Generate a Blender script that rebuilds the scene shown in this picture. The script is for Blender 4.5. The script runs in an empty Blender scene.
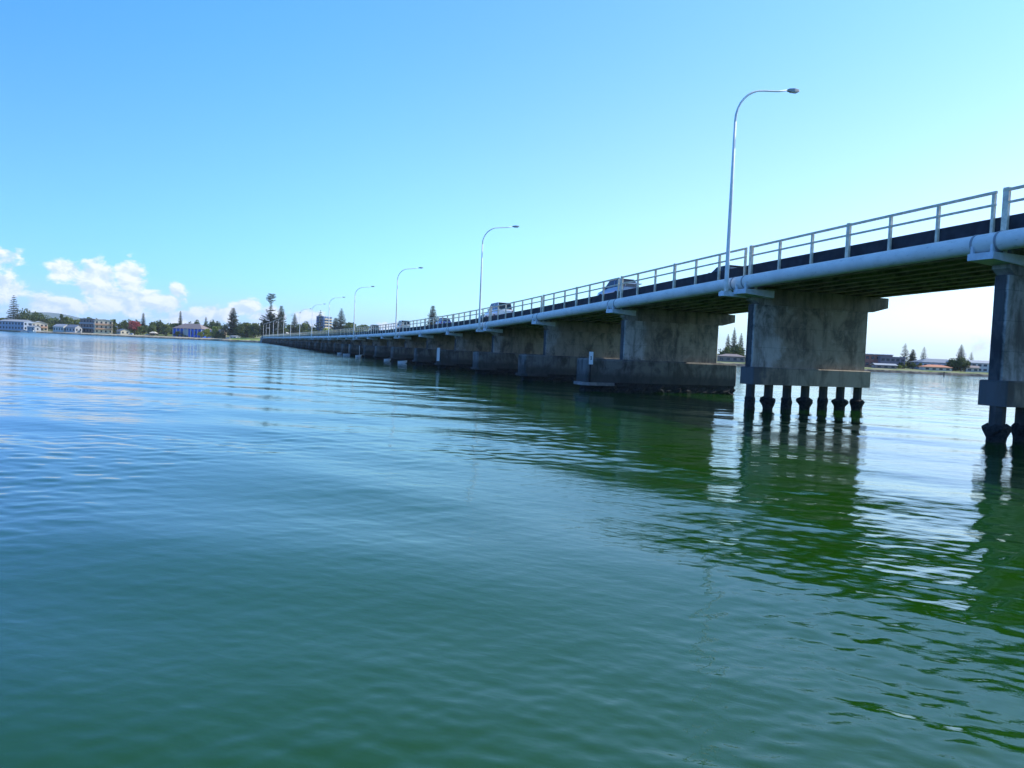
import bpy, math, random
import numpy as np
from mathutils import Vector, Matrix

random.seed(7)
rng = np.random.default_rng(11)
R = math.radians
scene = bpy.context.scene
col = scene.collection

# ------------------------------------------------------------------ camera
CAM_H = 2.892
FPX = 760.0
ROLL = math.atan(0.0425)
PITCH = math.atan((384 - 349.8) * math.cos(ROLL) / FPX)
cam_data = bpy.data.cameras.new('camera')
cam = bpy.data.objects.new('camera', cam_data)
col.objects.link(cam)
cam_data.sensor_width = 36.0
cam_data.lens = FPX / 1024 * 36.0
cam_data.clip_start = 0.1
cam_data.clip_end = 40000
cam.matrix_world = (Matrix.Translation((0, 0, CAM_H)) @ Matrix.Rotation(R(90) - PITCH, 4, 'X')
                    @ Matrix.Rotation(ROLL, 4, 'Z'))
scene.camera = cam

# ------------------------------------------------------------------ light and exposure
SUN_AZ = 20.3                     # degrees from +X towards +Y
SUN_EL = 42.0
SKY_STRENGTH = 0.105
SUN_STRENGTH = 3.4
EXPOSURE = 0.55
sv = Vector((math.cos(R(SUN_AZ)) * math.cos(R(SUN_EL)), math.sin(R(SUN_AZ)) * math.cos(R(SUN_EL)), math.sin(R(SUN_EL))))
sun_d = bpy.data.lights.new('sun', 'SUN')
sun_d.energy = SUN_STRENGTH
sun_d.angle = R(0.53)
sun_d.color = (1.0, 0.94, 0.85)
sun = bpy.data.objects.new('sun', sun_d)
col.objects.link(sun)
sun.rotation_euler = sv.to_track_quat('Z', 'Y').to_euler()
sun.location = (80, 0, 120)

scene.view_settings.view_transform = 'Standard'
scene.view_settings.look = 'None'
scene.view_settings.gamma = 1.0
scene.view_settings.exposure = EXPOSURE
scene.view_settings.use_curve_mapping = False
scene.cycles.max_bounces = 8
scene.cycles.caustics_reflective = False
scene.cycles.caustics_refractive = False
scene.cycles.use_denoising = True


class NT:
    """small helper for wiring nodes"""
    def __init__(s, tree):
        s.t = tree
        s.t.nodes.clear()

    def n(s, kind, **kw):
        nd = s.t.nodes.new(kind)
        for k, v in kw.items():
            setattr(nd, k, v)
        return nd

    def put(s, sock, v):
        if isinstance(v, bpy.types.NodeSocket):
            s.t.links.new(v, sock)
        elif isinstance(v, tuple) and len(v) == 3 and sock.type == 'RGBA':
            sock.default_value = (*v, 1)
        else:
            sock.default_value = v

    def math(s, op, a, b=0.0, c=0.0, clamp=False):
        nd = s.n('ShaderNodeMath', operation=op, use_clamp=clamp)
        s.put(nd.inputs[0], a)
        s.put(nd.inputs[1], b)
        s.put(nd.inputs[2], c)
        return nd.outputs[0]

    def mix(s, fac, a, b, blend='MIX'):
        nd = s.n('ShaderNodeMix', data_type='RGBA', blend_type=blend)
        s.put(nd.inputs[0], fac)
        s.put(nd.inputs[6], a)
        s.put(nd.inputs[7], b)
        return nd.outputs[2]

    def ramp(s, v, lo, hi, a=0.0, b=1.0, smooth=True):
        nd = s.n('ShaderNodeMapRange', interpolation_type='SMOOTHSTEP' if smooth else 'LINEAR')
        s.put(nd.inputs[0], v)
        nd.inputs[1].default_value = lo
        nd.inputs[2].default_value = hi
        nd.inputs[3].default_value = a
        nd.inputs[4].default_value = b
        return nd.outputs[0]

    def noise(s, vec, scale, detail=4.0, rough=0.55, dist=0.0):
        nd = s.n('ShaderNodeTexNoise')
        if vec is not None:
            s.put(nd.inputs['Vector'], vec)
        nd.inputs['Scale'].default_value = scale
        nd.inputs['Detail'].default_value = detail
        nd.inputs['Roughness'].default_value = rough
        nd.inputs['Distortion'].default_value = dist
        return nd.outputs['Fac']

    def mapping(s, vec, scale=(1, 1, 1), rot=(0, 0, 0), loc=(0, 0, 0)):
        nd = s.n('ShaderNodeMapping')
        s.put(nd.inputs[0], vec)
        nd.inputs['Location'].default_value = loc
        nd.inputs['Rotation'].default_value = rot
        nd.inputs['Scale'].default_value = scale
        return nd.outputs[0]

    def coord(s, which='Object'):
        return s.n('ShaderNodeTexCoord').outputs[which]

    def sep(s, v):
        nd = s.n('ShaderNodeSeparateXYZ')
        s.put(nd.inputs[0], v)
        return nd.outputs

    def comb(s, x, y, z):
        nd = s.n('ShaderNodeCombineXYZ')
        for i, v in enumerate((x, y, z)):
            s.put(nd.inputs[i], v)
        return nd.outputs[0]


# ------------------------------------------------------------------ sky
world = bpy.data.worlds.new('World')
scene.world = world
world.use_nodes = True
w = NT(world.node_tree)
out = w.n('ShaderNodeOutputWorld')
bg = w.n('ShaderNodeBackground')
bg.inputs['Strength'].default_value = SKY_STRENGTH
w.t.links.new(bg.outputs[0], out.inputs['Surface'])
sky = w.n('ShaderNodeTexSky', sky_type='NISHITA')
sky.sun_disc = False
sky.sun_elevation = R(SUN_EL)
sky.sun_rotation = R(90 - SUN_AZ)
sky.altitude = 0
sky.air_density = 1.0
sky.dust_density = 0.6
sky.ozone_density = 1.6
gen = w.coord('Generated')
gx, gy, gz = w.sep(gen)
dotn = w.n('ShaderNodeVectorMath', operation='DOT_PRODUCT')
w.put(dotn.inputs[0], gen)
dotn.inputs[1].default_value = tuple(sv)
sdot = dotn.outputs['Value']                              # 1 towards the sun, -1 away from it
tint = w.comb(w.math('MULTIPLY', w.ramp(sdot, -0.3, 0.9, 0.40, 1.15), w.ramp(gz, 0.14, 0.44, 1.12, 0.78)),
              w.ramp(sdot, -0.3, 0.35, 0.95, 1.41), w.ramp(sdot, -0.3, 0.6, 2.15, 1.75))
sky_col = w.mix(1.0, sky.outputs[0], tint, 'MULTIPLY')
az = w.math('MULTIPLY', w.math('ARCTAN2', gx, gy), 57.29578)       # degrees, 0 = +Y, + to the right
el = w.math('MULTIPLY', w.math('ARCSINE', gz), 57.29578)
# cumulus banks low over the left shore: centre azimuth, elevation, half widths (degrees)
BANKS = [(-34.6, 4.3, 1.7, 1.1), (-34.4, 2.4, 2.2, 1.2), (-30.6, 3.9, 1.3, 0.9), (-28.9, 3.2, 1.7, 1.7), (-26.8, 3.7, 1.2, 1.5),
         (-27.4, 2.2, 3.0, 1.2), (-25.0, 2.2, 1.7, 1.1), (-24.0, 3.1, 0.65, 0.65), (-31.0, 1.6, 2.6, 0.8), (-23.4, 1.2, 2.0, 0.7),
         (-21.6, 1.6, 1.8, 0.8), (-19.5, 2.2, 1.5, 0.8), (-18.0, 1.5, 1.6, 0.9), (-15.2, 1.7, 1.6, 0.9),
         (-9.2, 1.2, 1.6, 0.5), (-43.0, 4.0, 5.0, 2.0), (-60.0, 3.0, 9.0, 2.2), (38.0, 1.6, 8.0, 1.0), (62.0, 2.2, 9.0, 1.2)]
cvec = w.comb(w.math('MULTIPLY', az, 0.42), w.math('MULTIPLY', el, 0.62), 0.0)
fb = w.noise(cvec, 1.7, 7.0, 0.62, 0.35)
fb_up = w.noise(w.mapping(cvec, loc=(0.16, 0.20, 0)), 1.7, 7.0, 0.62, 0.35)
dens = None
for (ca, ce, ra, re_) in BANKS:
    dx = w.math('MULTIPLY', w.math('SUBTRACT', az, ca), 1 / ra)
    dy = w.math('MULTIPLY', w.math('SUBTRACT', el, ce), 1 / re_)
    d2 = w.math('ADD', w.math('MULTIPLY', dx, dx), w.math('MULTIPLY', dy, dy))
    e = w.math('POWER', 2.718, w.math('MULTIPLY', d2, -1.0))
    dens = e if dens is None else w.math('MAXIMUM', dens, e)
cover = w.math('ADD', dens, w.math('MULTIPLY', w.math('SUBTRACT', fb, 0.5), 1.9))
cmask = w.ramp(cover, 0.37, 0.74)
cmask = w.math('MULTIPLY', cmask, w.ramp(dens, 0.08, 0.35))
# cloud lighting: thicker towards the sun side is brighter
grad = w.math('SUBTRACT', fb, fb_up)
clit = w.ramp(grad, -0.16, 0.14)
ccol = w.mix(clit, (4.6, 5.7, 8.0), (7.4, 7.7, 8.0))
hz = w.ramp(el, 0.0, 4.2, 0.55, 0.0)                     # pale air low over the horizon
pale = w.mix(hz, sky_col, w.mix(w.ramp(sdot, -0.2, 0.6), (4.4, 6.3, 9.8), (5.5, 7.1, 8.6)))
final = w.mix(w.math('MULTIPLY', cmask, 0.94), pale, ccol)
w.t.links.new(final, bg.inputs['Color'])


# ------------------------------------------------------------------ materials
def mat(name):
    m = bpy.data.materials.new(name)
    m.use_nodes = True
    t = NT(m.node_tree)
    o = t.n('ShaderNodeOutputMaterial')
    b = t.n('ShaderNodeBsdfPrincipled')
    t.t.links.new(b.outputs[0], o.inputs[0])
    return m, t, b, o


def simple(name, c, rough=0.6, metal=0.0, var=0.12, scale=3.0, spec=0.5, bump=0.0):
    m, t, b, o = mat(name)
    nz = t.noise(t.coord(), scale, 5.0)
    f = t.ramp(nz, 0.3, 0.7, 1 - var, 1 + var)
    g = t.n('ShaderNodeMix', data_type='RGBA', blend_type='MULTIPLY')
    g.inputs[0].default_value = 1
    g.inputs[6].default_value = (*c, 1)
    t.put(g.inputs[7], t.comb(f, f, f))
    t.put(b.inputs['Base Color'], g.outputs[2])
    b.inputs['Roughness'].default_value = rough
    b.inputs['Metallic'].default_value = metal
    b.inputs['Specular IOR Level'].default_value = spec
    if bump:
        bn = t.n('ShaderNodeBump')
        bn.inputs['Strength'].default_value = bump
        bn.inputs['Distance'].default_value = 0.05
        t.put(bn.inputs['Height'], nz)
        t.put(b.inputs['Normal'], bn.outputs[0])
    return m


def concrete_mat(name, clean, inner_c, near_w, dark_end=True, amount=1.0, tide=False, blotch=0.72):  # clean: near-end tone, with skylight painted in on the pier faces
    """weathered concrete; local x runs across the bridge, z is height"""
    m, t, b, o = mat(name)
    p = t.coord()
    x, y, z = t.sep(p)
    oi = t.n('ShaderNodeObjectInfo')
    shift = t.math('MULTIPLY', oi.outputs['Random'], 40.0)
    q = t.comb(x, t.math('ADD', y, shift), z)
    big = t.noise(q, 0.55, 5.0, 0.6)
    fine = t.noise(q, 2.6, 7.0, 0.68)
    streak = t.noise(t.mapping(q, (1.5, 1.5, 0.16)), 1.5, 6.0, 0.62)
    # near-end tone paints skylight onto the pier faces, weathered tone further in; patchy border
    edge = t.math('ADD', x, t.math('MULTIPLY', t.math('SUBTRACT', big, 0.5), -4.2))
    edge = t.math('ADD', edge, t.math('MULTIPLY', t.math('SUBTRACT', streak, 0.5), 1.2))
    f_near = t.ramp(edge, near_w + 0.45, near_w - 0.45)
    c = t.mix(f_near, inner_c, clean)
    # mould in blotches
    blot = t.noise(t.mapping(q, (1.0, 1.0, 0.6), loc=(3.1, 0, 7.7)), 0.85, 9.0, 0.66, 0.5)
    c = t.mix(t.math('MULTIPLY', t.ramp(blot, 0.42, 0.65), blotch), c, tuple(v * 0.30 for v in inner_c))
    # vertical runs
    run = t.math('MULTIPLY', t.ramp(streak, 0.47, 0.72), 0.60 * amount)
    c = t.mix(run, c, tuple(v * 0.28 for v in inner_c))
    # board marks
    bz = t.math('FRACT', t.math('MULTIPLY', z, 1 / 1.22))
    line = t.math('MULTIPLY', t.ramp(t.math('ABSOLUTE', t.math('SUBTRACT', bz, 0.5)), 0.484, 0.496), 0.35)
    c = t.mix(line, c, (0.03, 0.032, 0.03))
    patch = t.math('MULTIPLY', t.ramp(fine, 0.50, 0.80), 0.22)
    c = t.mix(patch, c, tuple(min(1, v * 1.5) for v in clean))
    if tide:
        tz = t.math('ADD', z, t.math('MULTIPLY', t.math('SUBTRACT', streak, 0.5), 1.1))
        c = t.mix(t.math('MULTIPLY', t.ramp(tz, 1.75, 1.05), 0.8), c, (0.045, 0.045, 0.04))
    if dark_end:  # darkens the face at the near end, by position across the bridge
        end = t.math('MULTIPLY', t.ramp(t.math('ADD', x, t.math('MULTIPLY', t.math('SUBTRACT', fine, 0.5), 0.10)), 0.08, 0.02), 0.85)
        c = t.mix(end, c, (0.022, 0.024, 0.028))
    t.put(b.inputs['Base Color'], c)
    b.inputs['Roughness'].default_value = 0.88
    b.inputs['Specular IOR Level'].default_value = 0.25
    bn = t.n('ShaderNodeBump')
    bn.inputs['Strength'].default_value = 0.35
    bn.inputs['Distance'].default_value = 0.03
    t.put(bn.inputs['Height'], fine)
    t.put(b.inputs['Normal'], bn.outputs[0])
    return m


M = {}
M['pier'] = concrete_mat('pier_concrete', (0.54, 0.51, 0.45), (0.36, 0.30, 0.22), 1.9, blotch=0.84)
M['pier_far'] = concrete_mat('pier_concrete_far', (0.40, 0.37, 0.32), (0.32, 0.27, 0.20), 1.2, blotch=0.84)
M['cap'] = concrete_mat('cap_concrete', (0.18, 0.175, 0.16), (0.20, 0.18, 0.145), 0.6, False, 1.3, True, 0.92)
M['cap_pile'] = concrete_mat('cap_concrete_piled', (0.13, 0.125, 0.115), (0.38, 0.32, 0.235), 0.75, False, 0.9)
M['headstock'] = concrete_mat('headstock_concrete', (0.40, 0.37, 0.33), (0.30, 0.245, 0.18), 1.0, False)
M['deck'] = simple('deck_concrete', (0.24, 0.24, 0.225), 0.9, var=0.25, scale=1.2, bump=0.2)
M['girder'] = concrete_mat('girder_concrete', (0.44, 0.32, 0.33), (0.40, 0.29, 0.30), -9.0, False, 0.3)
M['kerb'] = simple('kerb_dark', (0.028, 0.028, 0.034), 0.85, var=0.35, scale=2.0)
M['asphalt'] = simple('asphalt', (0.05, 0.05, 0.052), 0.92, var=0.2, scale=4.0)
M['paint'] = simple('road_paint', (0.75, 0.75, 0.72), 0.6, var=0.1)
M['oyster'] = simple('oyster_crust', (0.022, 0.022, 0.019), 0.95, var=0.6, scale=9.0, bump=1.0)
M['lip'] = simple('lip_concrete', (0.22, 0.21, 0.195), 0.85, var=0.3, scale=2.5)
M['rail'] = simple('rail_paint', (0.82, 0.65, 0.43), 0.55, var=0.18, scale=5.0)
M['rail_post'] = simple('rail_post_paint', (0.84, 0.70, 0.51), 0.55, var=0.18, scale=5.0)
M['galv'] = simple('galvanised_steel', (0.88, 0.84, 0.77), 0.62, 0.0, var=0.08, scale=2.0)
M['lamp_head'] = simple('lamp_head_grey', (0.30, 0.31, 0.32), 0.5, var=0.08)
M['lens'] = simple('lamp_lens', (0.55, 0.57, 0.58), 0.2, var=0.02)
M['bracket'] = simple('bracket_paint', (0.66, 0.70, 0.72), 0.6, var=0.12, scale=3.0)
M['dark'] = simple('dark_rubber', (0.018, 0.018, 0.02), 0.8)


def pipe_mat():
    m, t, b, o = mat('pipe_paint')
    p = t.coord()
    n1 = t.noise(p, 0.8, 5, 0.6)
    n2 = t.noise(t.mapping(p, (3, 0.8, 3)), 2.4, 6, 0.7)
    c = t.mix(t.ramp(n1, 0.35, 0.7), (0.86, 0.83, 0.76), (0.74, 0.72, 0.66))
    c = t.mix(t.math('MULTIPLY', t.ramp(n2, 0.54, 0.74), 0.6), c, (0.30, 0.31, 0.29))
    x, y, z = t.sep(t.n('ShaderNodeNewGeometry').outputs['Normal'])
    t.put(b.inputs['Base Color'], c)
    b.inputs['Roughness'].default_value = 0.65
    return m


M['pipe'] = pipe_mat()


def water_mat():
    m, t, b, o = mat('water')
    p = t.coord()
    # silty green water: the body colour seen through the surface, with slow patches
    n0 = t.noise(t.mapping(p, (0.05, 0.09, 1)), 1.0, 4, 0.55)
    n1 = t.noise(p, 0.9, 4, 0.6)
    c = t.mix(t.ramp(n0, 0.35, 0.65), (0.010, 0.052, 0.001), (0.009, 0.056, 0.003))
    c = t.mix(t.math('MULTIPLY', t.ramp(n1, 0.4, 0.75), 0.3), c, (0.014, 0.062, 0.003))
    t.put(b.inputs['Base Color'], c)
    b.inputs['Roughness'].default_value = 0.015
    b.inputs['IOR'].default_value = 1.47
    b.inputs['Specular IOR Level'].default_value = 0.5
    r = t.mapping(p, (1.0, 1.0, 1.0), (0, 0, R(22)))
    w1 = t.noise(t.mapping(r, (0.6, 1.5, 1)), 1.3, 4, 0.5, 0.4)
    w2 = t.noise(t.mapping(r, (1.0, 1.8, 1)), 4.2, 4, 0.55, 0.4)
    gust = t.ramp(t.noise(t.mapping(p, (0.02, 0.05, 1)), 1.0, 3, 0.5), 0.36, 0.64, 0.5, 1.25)
    wide = t.ramp(t.noise(t.mapping(p, (0.006, 0.011, 1)), 1.0, 4, 0.6), 0.40, 0.60, 0.45, 1.35)
    px_, py_, pz_ = t.sep(p)
    open_w = t.ramp(py_, 30, 260, 1.0, 3.2)            # more wind out in the open channel
    gust = t.math('MULTIPLY', t.math('MULTIPLY', gust, wide), open_w)
    t.put(b.inputs['Roughness'], t.ramp(py_, 80, 480, 0.010, 0.20))   # ruffled by wind further out
    hgt = t.math('ADD', t.math('MULTIPLY', w1, 0.020), t.math('MULTIPLY', w2, 0.010))
    hgt = t.math('MULTIPLY', hgt, gust)
    bn = t.n('ShaderNodeBump')
    bn.inputs['Strength'].default_value = 0.8
    bn.inputs['Distance'].default_value = 1.0
    t.put(bn.inputs['Height'], hgt)
    t.put(b.inputs['Normal'], bn.outputs[0])
    return m


M['water'] = water_mat()


def ground_mat(name='shore_ground', s0=1.62, s1=1.78, sand_c=(0.46, 0.39, 0.28)):
    m, t, b, o = mat(name)
    p = t.coord()
    x, y, z = t.sep(p)
    n1 = t.noise(p, 0.06, 6, 0.6)
    n2 = t.noise(p, 0.5, 5, 0.6)
    c = t.mix(t.ramp(n2, 0.3, 0.7), (0.13, 0.18, 0.045), (0.21, 0.23, 0.085))
    c = t.mix(t.math('MULTIPLY', t.ramp(n1, 0.46, 0.6), 0.7), c, (0.38, 0.32, 0.22))
    sand = t.math('ADD', z, t.math('MULTIPLY', t.math('SUBTRACT', n1, 0.5), 1.0))
    c = t.mix(t.ramp(sand, s1, s0), c, sand_c)
    rock = t.math('ADD', z, t.math('MULTIPLY', t.math('SUBTRACT', n2, 0.5), 1.1))
    c = t.mix(t.ramp(rock, 1.0, 0.75), c, t.mix(t.ramp(n2, 0.35, 0.65), (0.05, 0.047, 0.042), (0.16, 0.145, 0.12)))
    t.put(b.inputs['Base Color'], c)
    b.inputs['Roughness'].default_value = 0.95
    b.inputs['Specular IOR Level'].default_value = 0.1
    return m


M['ground'] = ground_mat()
M['ground_right'] = ground_mat('right_shore_bank', 0.95, 1.1, (0.26, 0.22, 0.16))


def leaf_mat(name, a, b_, scale=0.5):
    m, t, b, o = mat(name)
    nz = t.noise(t.coord(), scale, 3, 0.6)
    c = t.mix(t.ramp(nz, 0.32, 0.68), a, b_)
    t.put(b.inputs['Base Color'], c)
    b.inputs['Roughness'].default_value = 0.7
    b.inputs['Specular IOR Level'].default_value = 0.2
    tr = t.n('ShaderNodeBsdfTranslucent')
    t.put(tr.inputs[0], c)
    ms = t.n('ShaderNodeMixShader')
    ms.inputs[0].default_value = 0.25
    t.t.links.new(b.outputs[0], ms.inputs[1])
    t.t.links.new(tr.outputs[0], ms.inputs[2])
    t.t.links.new(ms.outputs[0], o.inputs[0])
    return m


M['leaf_dark'] = leaf_mat('leaf_dark_green', (0.065, 0.095, 0.026), (0.125, 0.16, 0.05))
M['leaf_mid'] = leaf_mat('leaf_mid_green', (0.12, 0.165, 0.035), (0.21, 0.24, 0.07))
M['leaf_light'] = leaf_mat('leaf_yellow_green', (0.25, 0.30, 0.04), (0.36, 0.36, 0.08))
M['leaf_pine'] = leaf_mat('leaf_pine_green', (0.042, 0.064, 0.032), (0.085, 0.105, 0.05))
M['leaf_pink'] = leaf_mat('flower_pink', (0.35, 0.06, 0.06), (0.50, 0.14, 0.13))
M['bark'] = simple('bark', (0.11, 0.085, 0.065), 0.95, var=0.35, scale=2.0)
M['glass'] = simple('window_glass', (0.022, 0.03, 0.042), 0.12, var=0.1)
M['hill'] = simple('hill_bush', (0.045, 0.075, 0.035), 0.95, var=0.3, scale=0.004)
M['grass'] = simple('grass', (0.10, 0.15, 0.03), 0.95, var=0.3, scale=0.8)


def paint(name, c, rough=0.7, var=0.08):
    if name not in M:
        M[name] = simple(name, c, rough, var=var, scale=0.8)
    return M[name]


def car_paint(name, c, metal=0.0):
    m, t, b, o = mat(name)
    nz = t.noise(t.coord(), 6, 3)
    f = t.ramp(nz, 0.3, 0.7, 0.94, 1.04)
    t.put(b.inputs['Base Color'], t.mix(1.0, c, t.comb(f, f, f), 'MULTIPLY'))
    b.inputs['Roughness'].default_value = 0.32
    b.inputs['Metallic'].default_value = metal
    b.inputs['Coat Weight'].default_value = 0.8
    b.inputs['Coat Roughness'].default_value = 0.06
    return m


# ------------------------------------------------------------------ mesh helpers
class MB:
    def __init__(s):
        s.v, s.f, s.mi, s.sm = [], [], [], []
        s.m = 0

    def face(s, idx, smooth=False):
        s.f.append(idx)
        s.mi.append(s.m)
        s.sm.append(smooth)

    def box(s, x0, x1, y0, y1, z0, z1):
        b = len(s.v)
        s.v += [(x0, y0, z0), (x1, y0, z0), (x1, y1, z0), (x0, y1, z0), (x0, y0, z1), (x1, y0, z1), (x1, y1, z1), (x0, y1, z1)]
        for f in ((0, 3, 2, 1), (4, 5, 6, 7), (0, 1, 5, 4), (1, 2, 6, 5), (2, 3, 7, 6), (3, 0, 4, 7)):
            s.face(tuple(b + i for i in f))

    def hexa(s, lo, hi):
        """lo, hi: four points each, counter-clockwise from above"""
        b = len(s.v)
        s.v += list(lo) + list(hi)
        for f in ((0, 3, 2, 1), (4, 5, 6, 7), (0, 1, 5, 4), (1, 2, 6, 5), (2, 3, 7, 6), (3, 0, 4, 7)):
            s.face(tuple(b + i for i in f))

    def bevel_box(s, x0, x1, y0, y1, z0, z1, c=0.03):
        """box with chamfered vertical edges and top rim"""
        def ring(x0, x1, y0, y1, z, c):
            return [(x0 + c, y0, z), (x1 - c, y0, z), (x1, y0 + c, z), (x1, y1 - c, z), (x1 - c, y1, z), (x0 + c, y1, z), (x0, y1 - c, z), (x0, y0 + c, z)]
        s.loft([ring(x0, x1, y0, y1, z0, c), ring(x0, x1, y0, y1, z1 - c, c), ring(x0 + c, x1 - c, y0 + c, y1 - c, z1, c)], True, True)

    def loft(s, rings, cap0=False, cap1=False, smooth=False, closed=True):
        b = len(s.v)
        n = len(rings[0])
        for r in rings:
            s.v += list(r)
        for i in range(len(rings) - 1):
            for j in range(n if closed else n - 1):
                k = (j + 1) % n
                s.face((b + i * n + j, b + i * n + k, b + (i + 1) * n + k, b + (i + 1) * n + j), smooth)
        if cap0:
            s.face(tuple(b + j for j in reversed(range(n))))
        if cap1:
            e = b + (len(rings) - 1) * n
            s.face(tuple(e + j for j in range(n)))

    def tube(s, pts, rad, n=10, smooth=True, caps=True):
        pts = [Vector(p) for p in pts]
        if not hasattr(rad, '__len__'):
            rad = [rad] * len(pts)
        rings = []
        ref = None
        for i, p in enumerate(pts):
            a = pts[max(i - 1, 0)]
            c = pts[min(i + 1, len(pts) - 1)]
            d = (c - a).normalized()
            if ref is None:
                ref = Vector((0, 0, 1)) if abs(d.z) < 0.9 else Vector((1, 0, 0))
            u = d.cross(ref).normalized()
            v = u.cross(d).normalized()
            ref = v
            rings.append([tuple(p + (u * math.cos(2 * math.pi * k / n) + v * math.sin(2 * math.pi * k / n)) * rad[i]) for k in range(n)])
        rings = [list(reversed(r)) for r in rings]
        s.loft(rings, caps, caps, smooth)

    def quad(s, a, b, c, d):
        i = len(s.v)
        s.v += [tuple(a), tuple(b), tuple(c), tuple(d)]
        s.face((i, i + 1, i + 2, i + 3))

    def build(s, name, mats, parent=None):
        me = bpy.data.meshes.new(name)
        me.from_pydata(s.v, [], s.f)
        if not isinstance(mats, (list, tuple)):
            mats = [mats]
        for m in mats:
            me.materials.append(m)
        if len(mats) > 1:
            me.polygons.foreach_set('material_index', s.mi)
        me.polygons.foreach_set('use_smooth', s.sm)
        me.update()
        o = bpy.data.objects.new(name, me)
        col.objects.link(o)
        if parent is not None:
            o.parent = parent
        return o


def tag(o, label=None, cat=None, group=None, kind=None):
    if label:
        o['label'] = label
    if cat:
        o['category'] = cat
    if group:
        o['group'] = group
    if kind:
        o['kind'] = kind
    return o


def empty(name, loc=(0, 0, 0), rz=0.0, scale=1.0):
    o = bpy.data.objects.new(name, None)
    o.empty_display_size = 0.3
    col.objects.link(o)
    o.location = loc
    o.rotation_euler = (0, 0, rz)
    o.scale = (scale,) * 3 if not hasattr(scale, '__len__') else scale
    return o


def copy_tree(o, parent=None):
    c = o.copy()
    col.objects.link(c)
    c.parent = parent
    for ch in list(o.children):
        copy_tree(ch, c)
    return c


# ------------------------------------------------------------------ where things stand
BX, BY, BTH = 19.264, 30.480, 0.36080       # near end of the nearest visible pier, bridge bearing
SPAN = 15.4
K0, K1 = -2, 41
BA = (-math.sin(BTH), math.cos(BTH))
BN = (math.cos(BTH), math.sin(BTH))
_pk = np.array([-4, -3, -2, -1, 0, 1, 2, 3, 4, 5, 6, 7, 8, 9, 10, 13, 18, 24, 41, 43])
_pz = np.array([9.3, 9.2, 9.0, 8.7, 8.28, 7.76, 7.14, 6.52, 5.98, 5.60, 5.35, 5.16, 5.02, 4.92, 4.84, 4.68, 4.62, 4.6, 4.6, 4.6])
_kk = np.arange(-4, 43.01, 0.1)
_zz = np.interp(_kk, _pk, _pz)
_ker = np.hanning(15)
_ker /= _ker.sum()
_zz = np.convolve(np.pad(_zz, 7, mode='edge'), _ker, mode='valid')


def zp(k):
    """height of the pipe's crown at span position k"""
    return float(np.interp(k, _kk, _zz))


def bpt(k, w_, z):
    s = k * SPAN
    return (BX + BA[0] * s + BN[0] * w_, BY + BA[1] * s + BN[1] * w_, z)


def H(px):
    return 328 + 0.0425 * px


def at(px, Y):
    """X of the point at depth Y seen on column px near the horizon"""
    v = Vector((px - 512, 384 - H(px), -FPX))
    v = cam.matrix_world.to_3x3() @ v
    return v.x / v.y * Y


def zat(px, py, Y):
    return CAM_H + (H(px) - py) * Y / FPX


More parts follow.
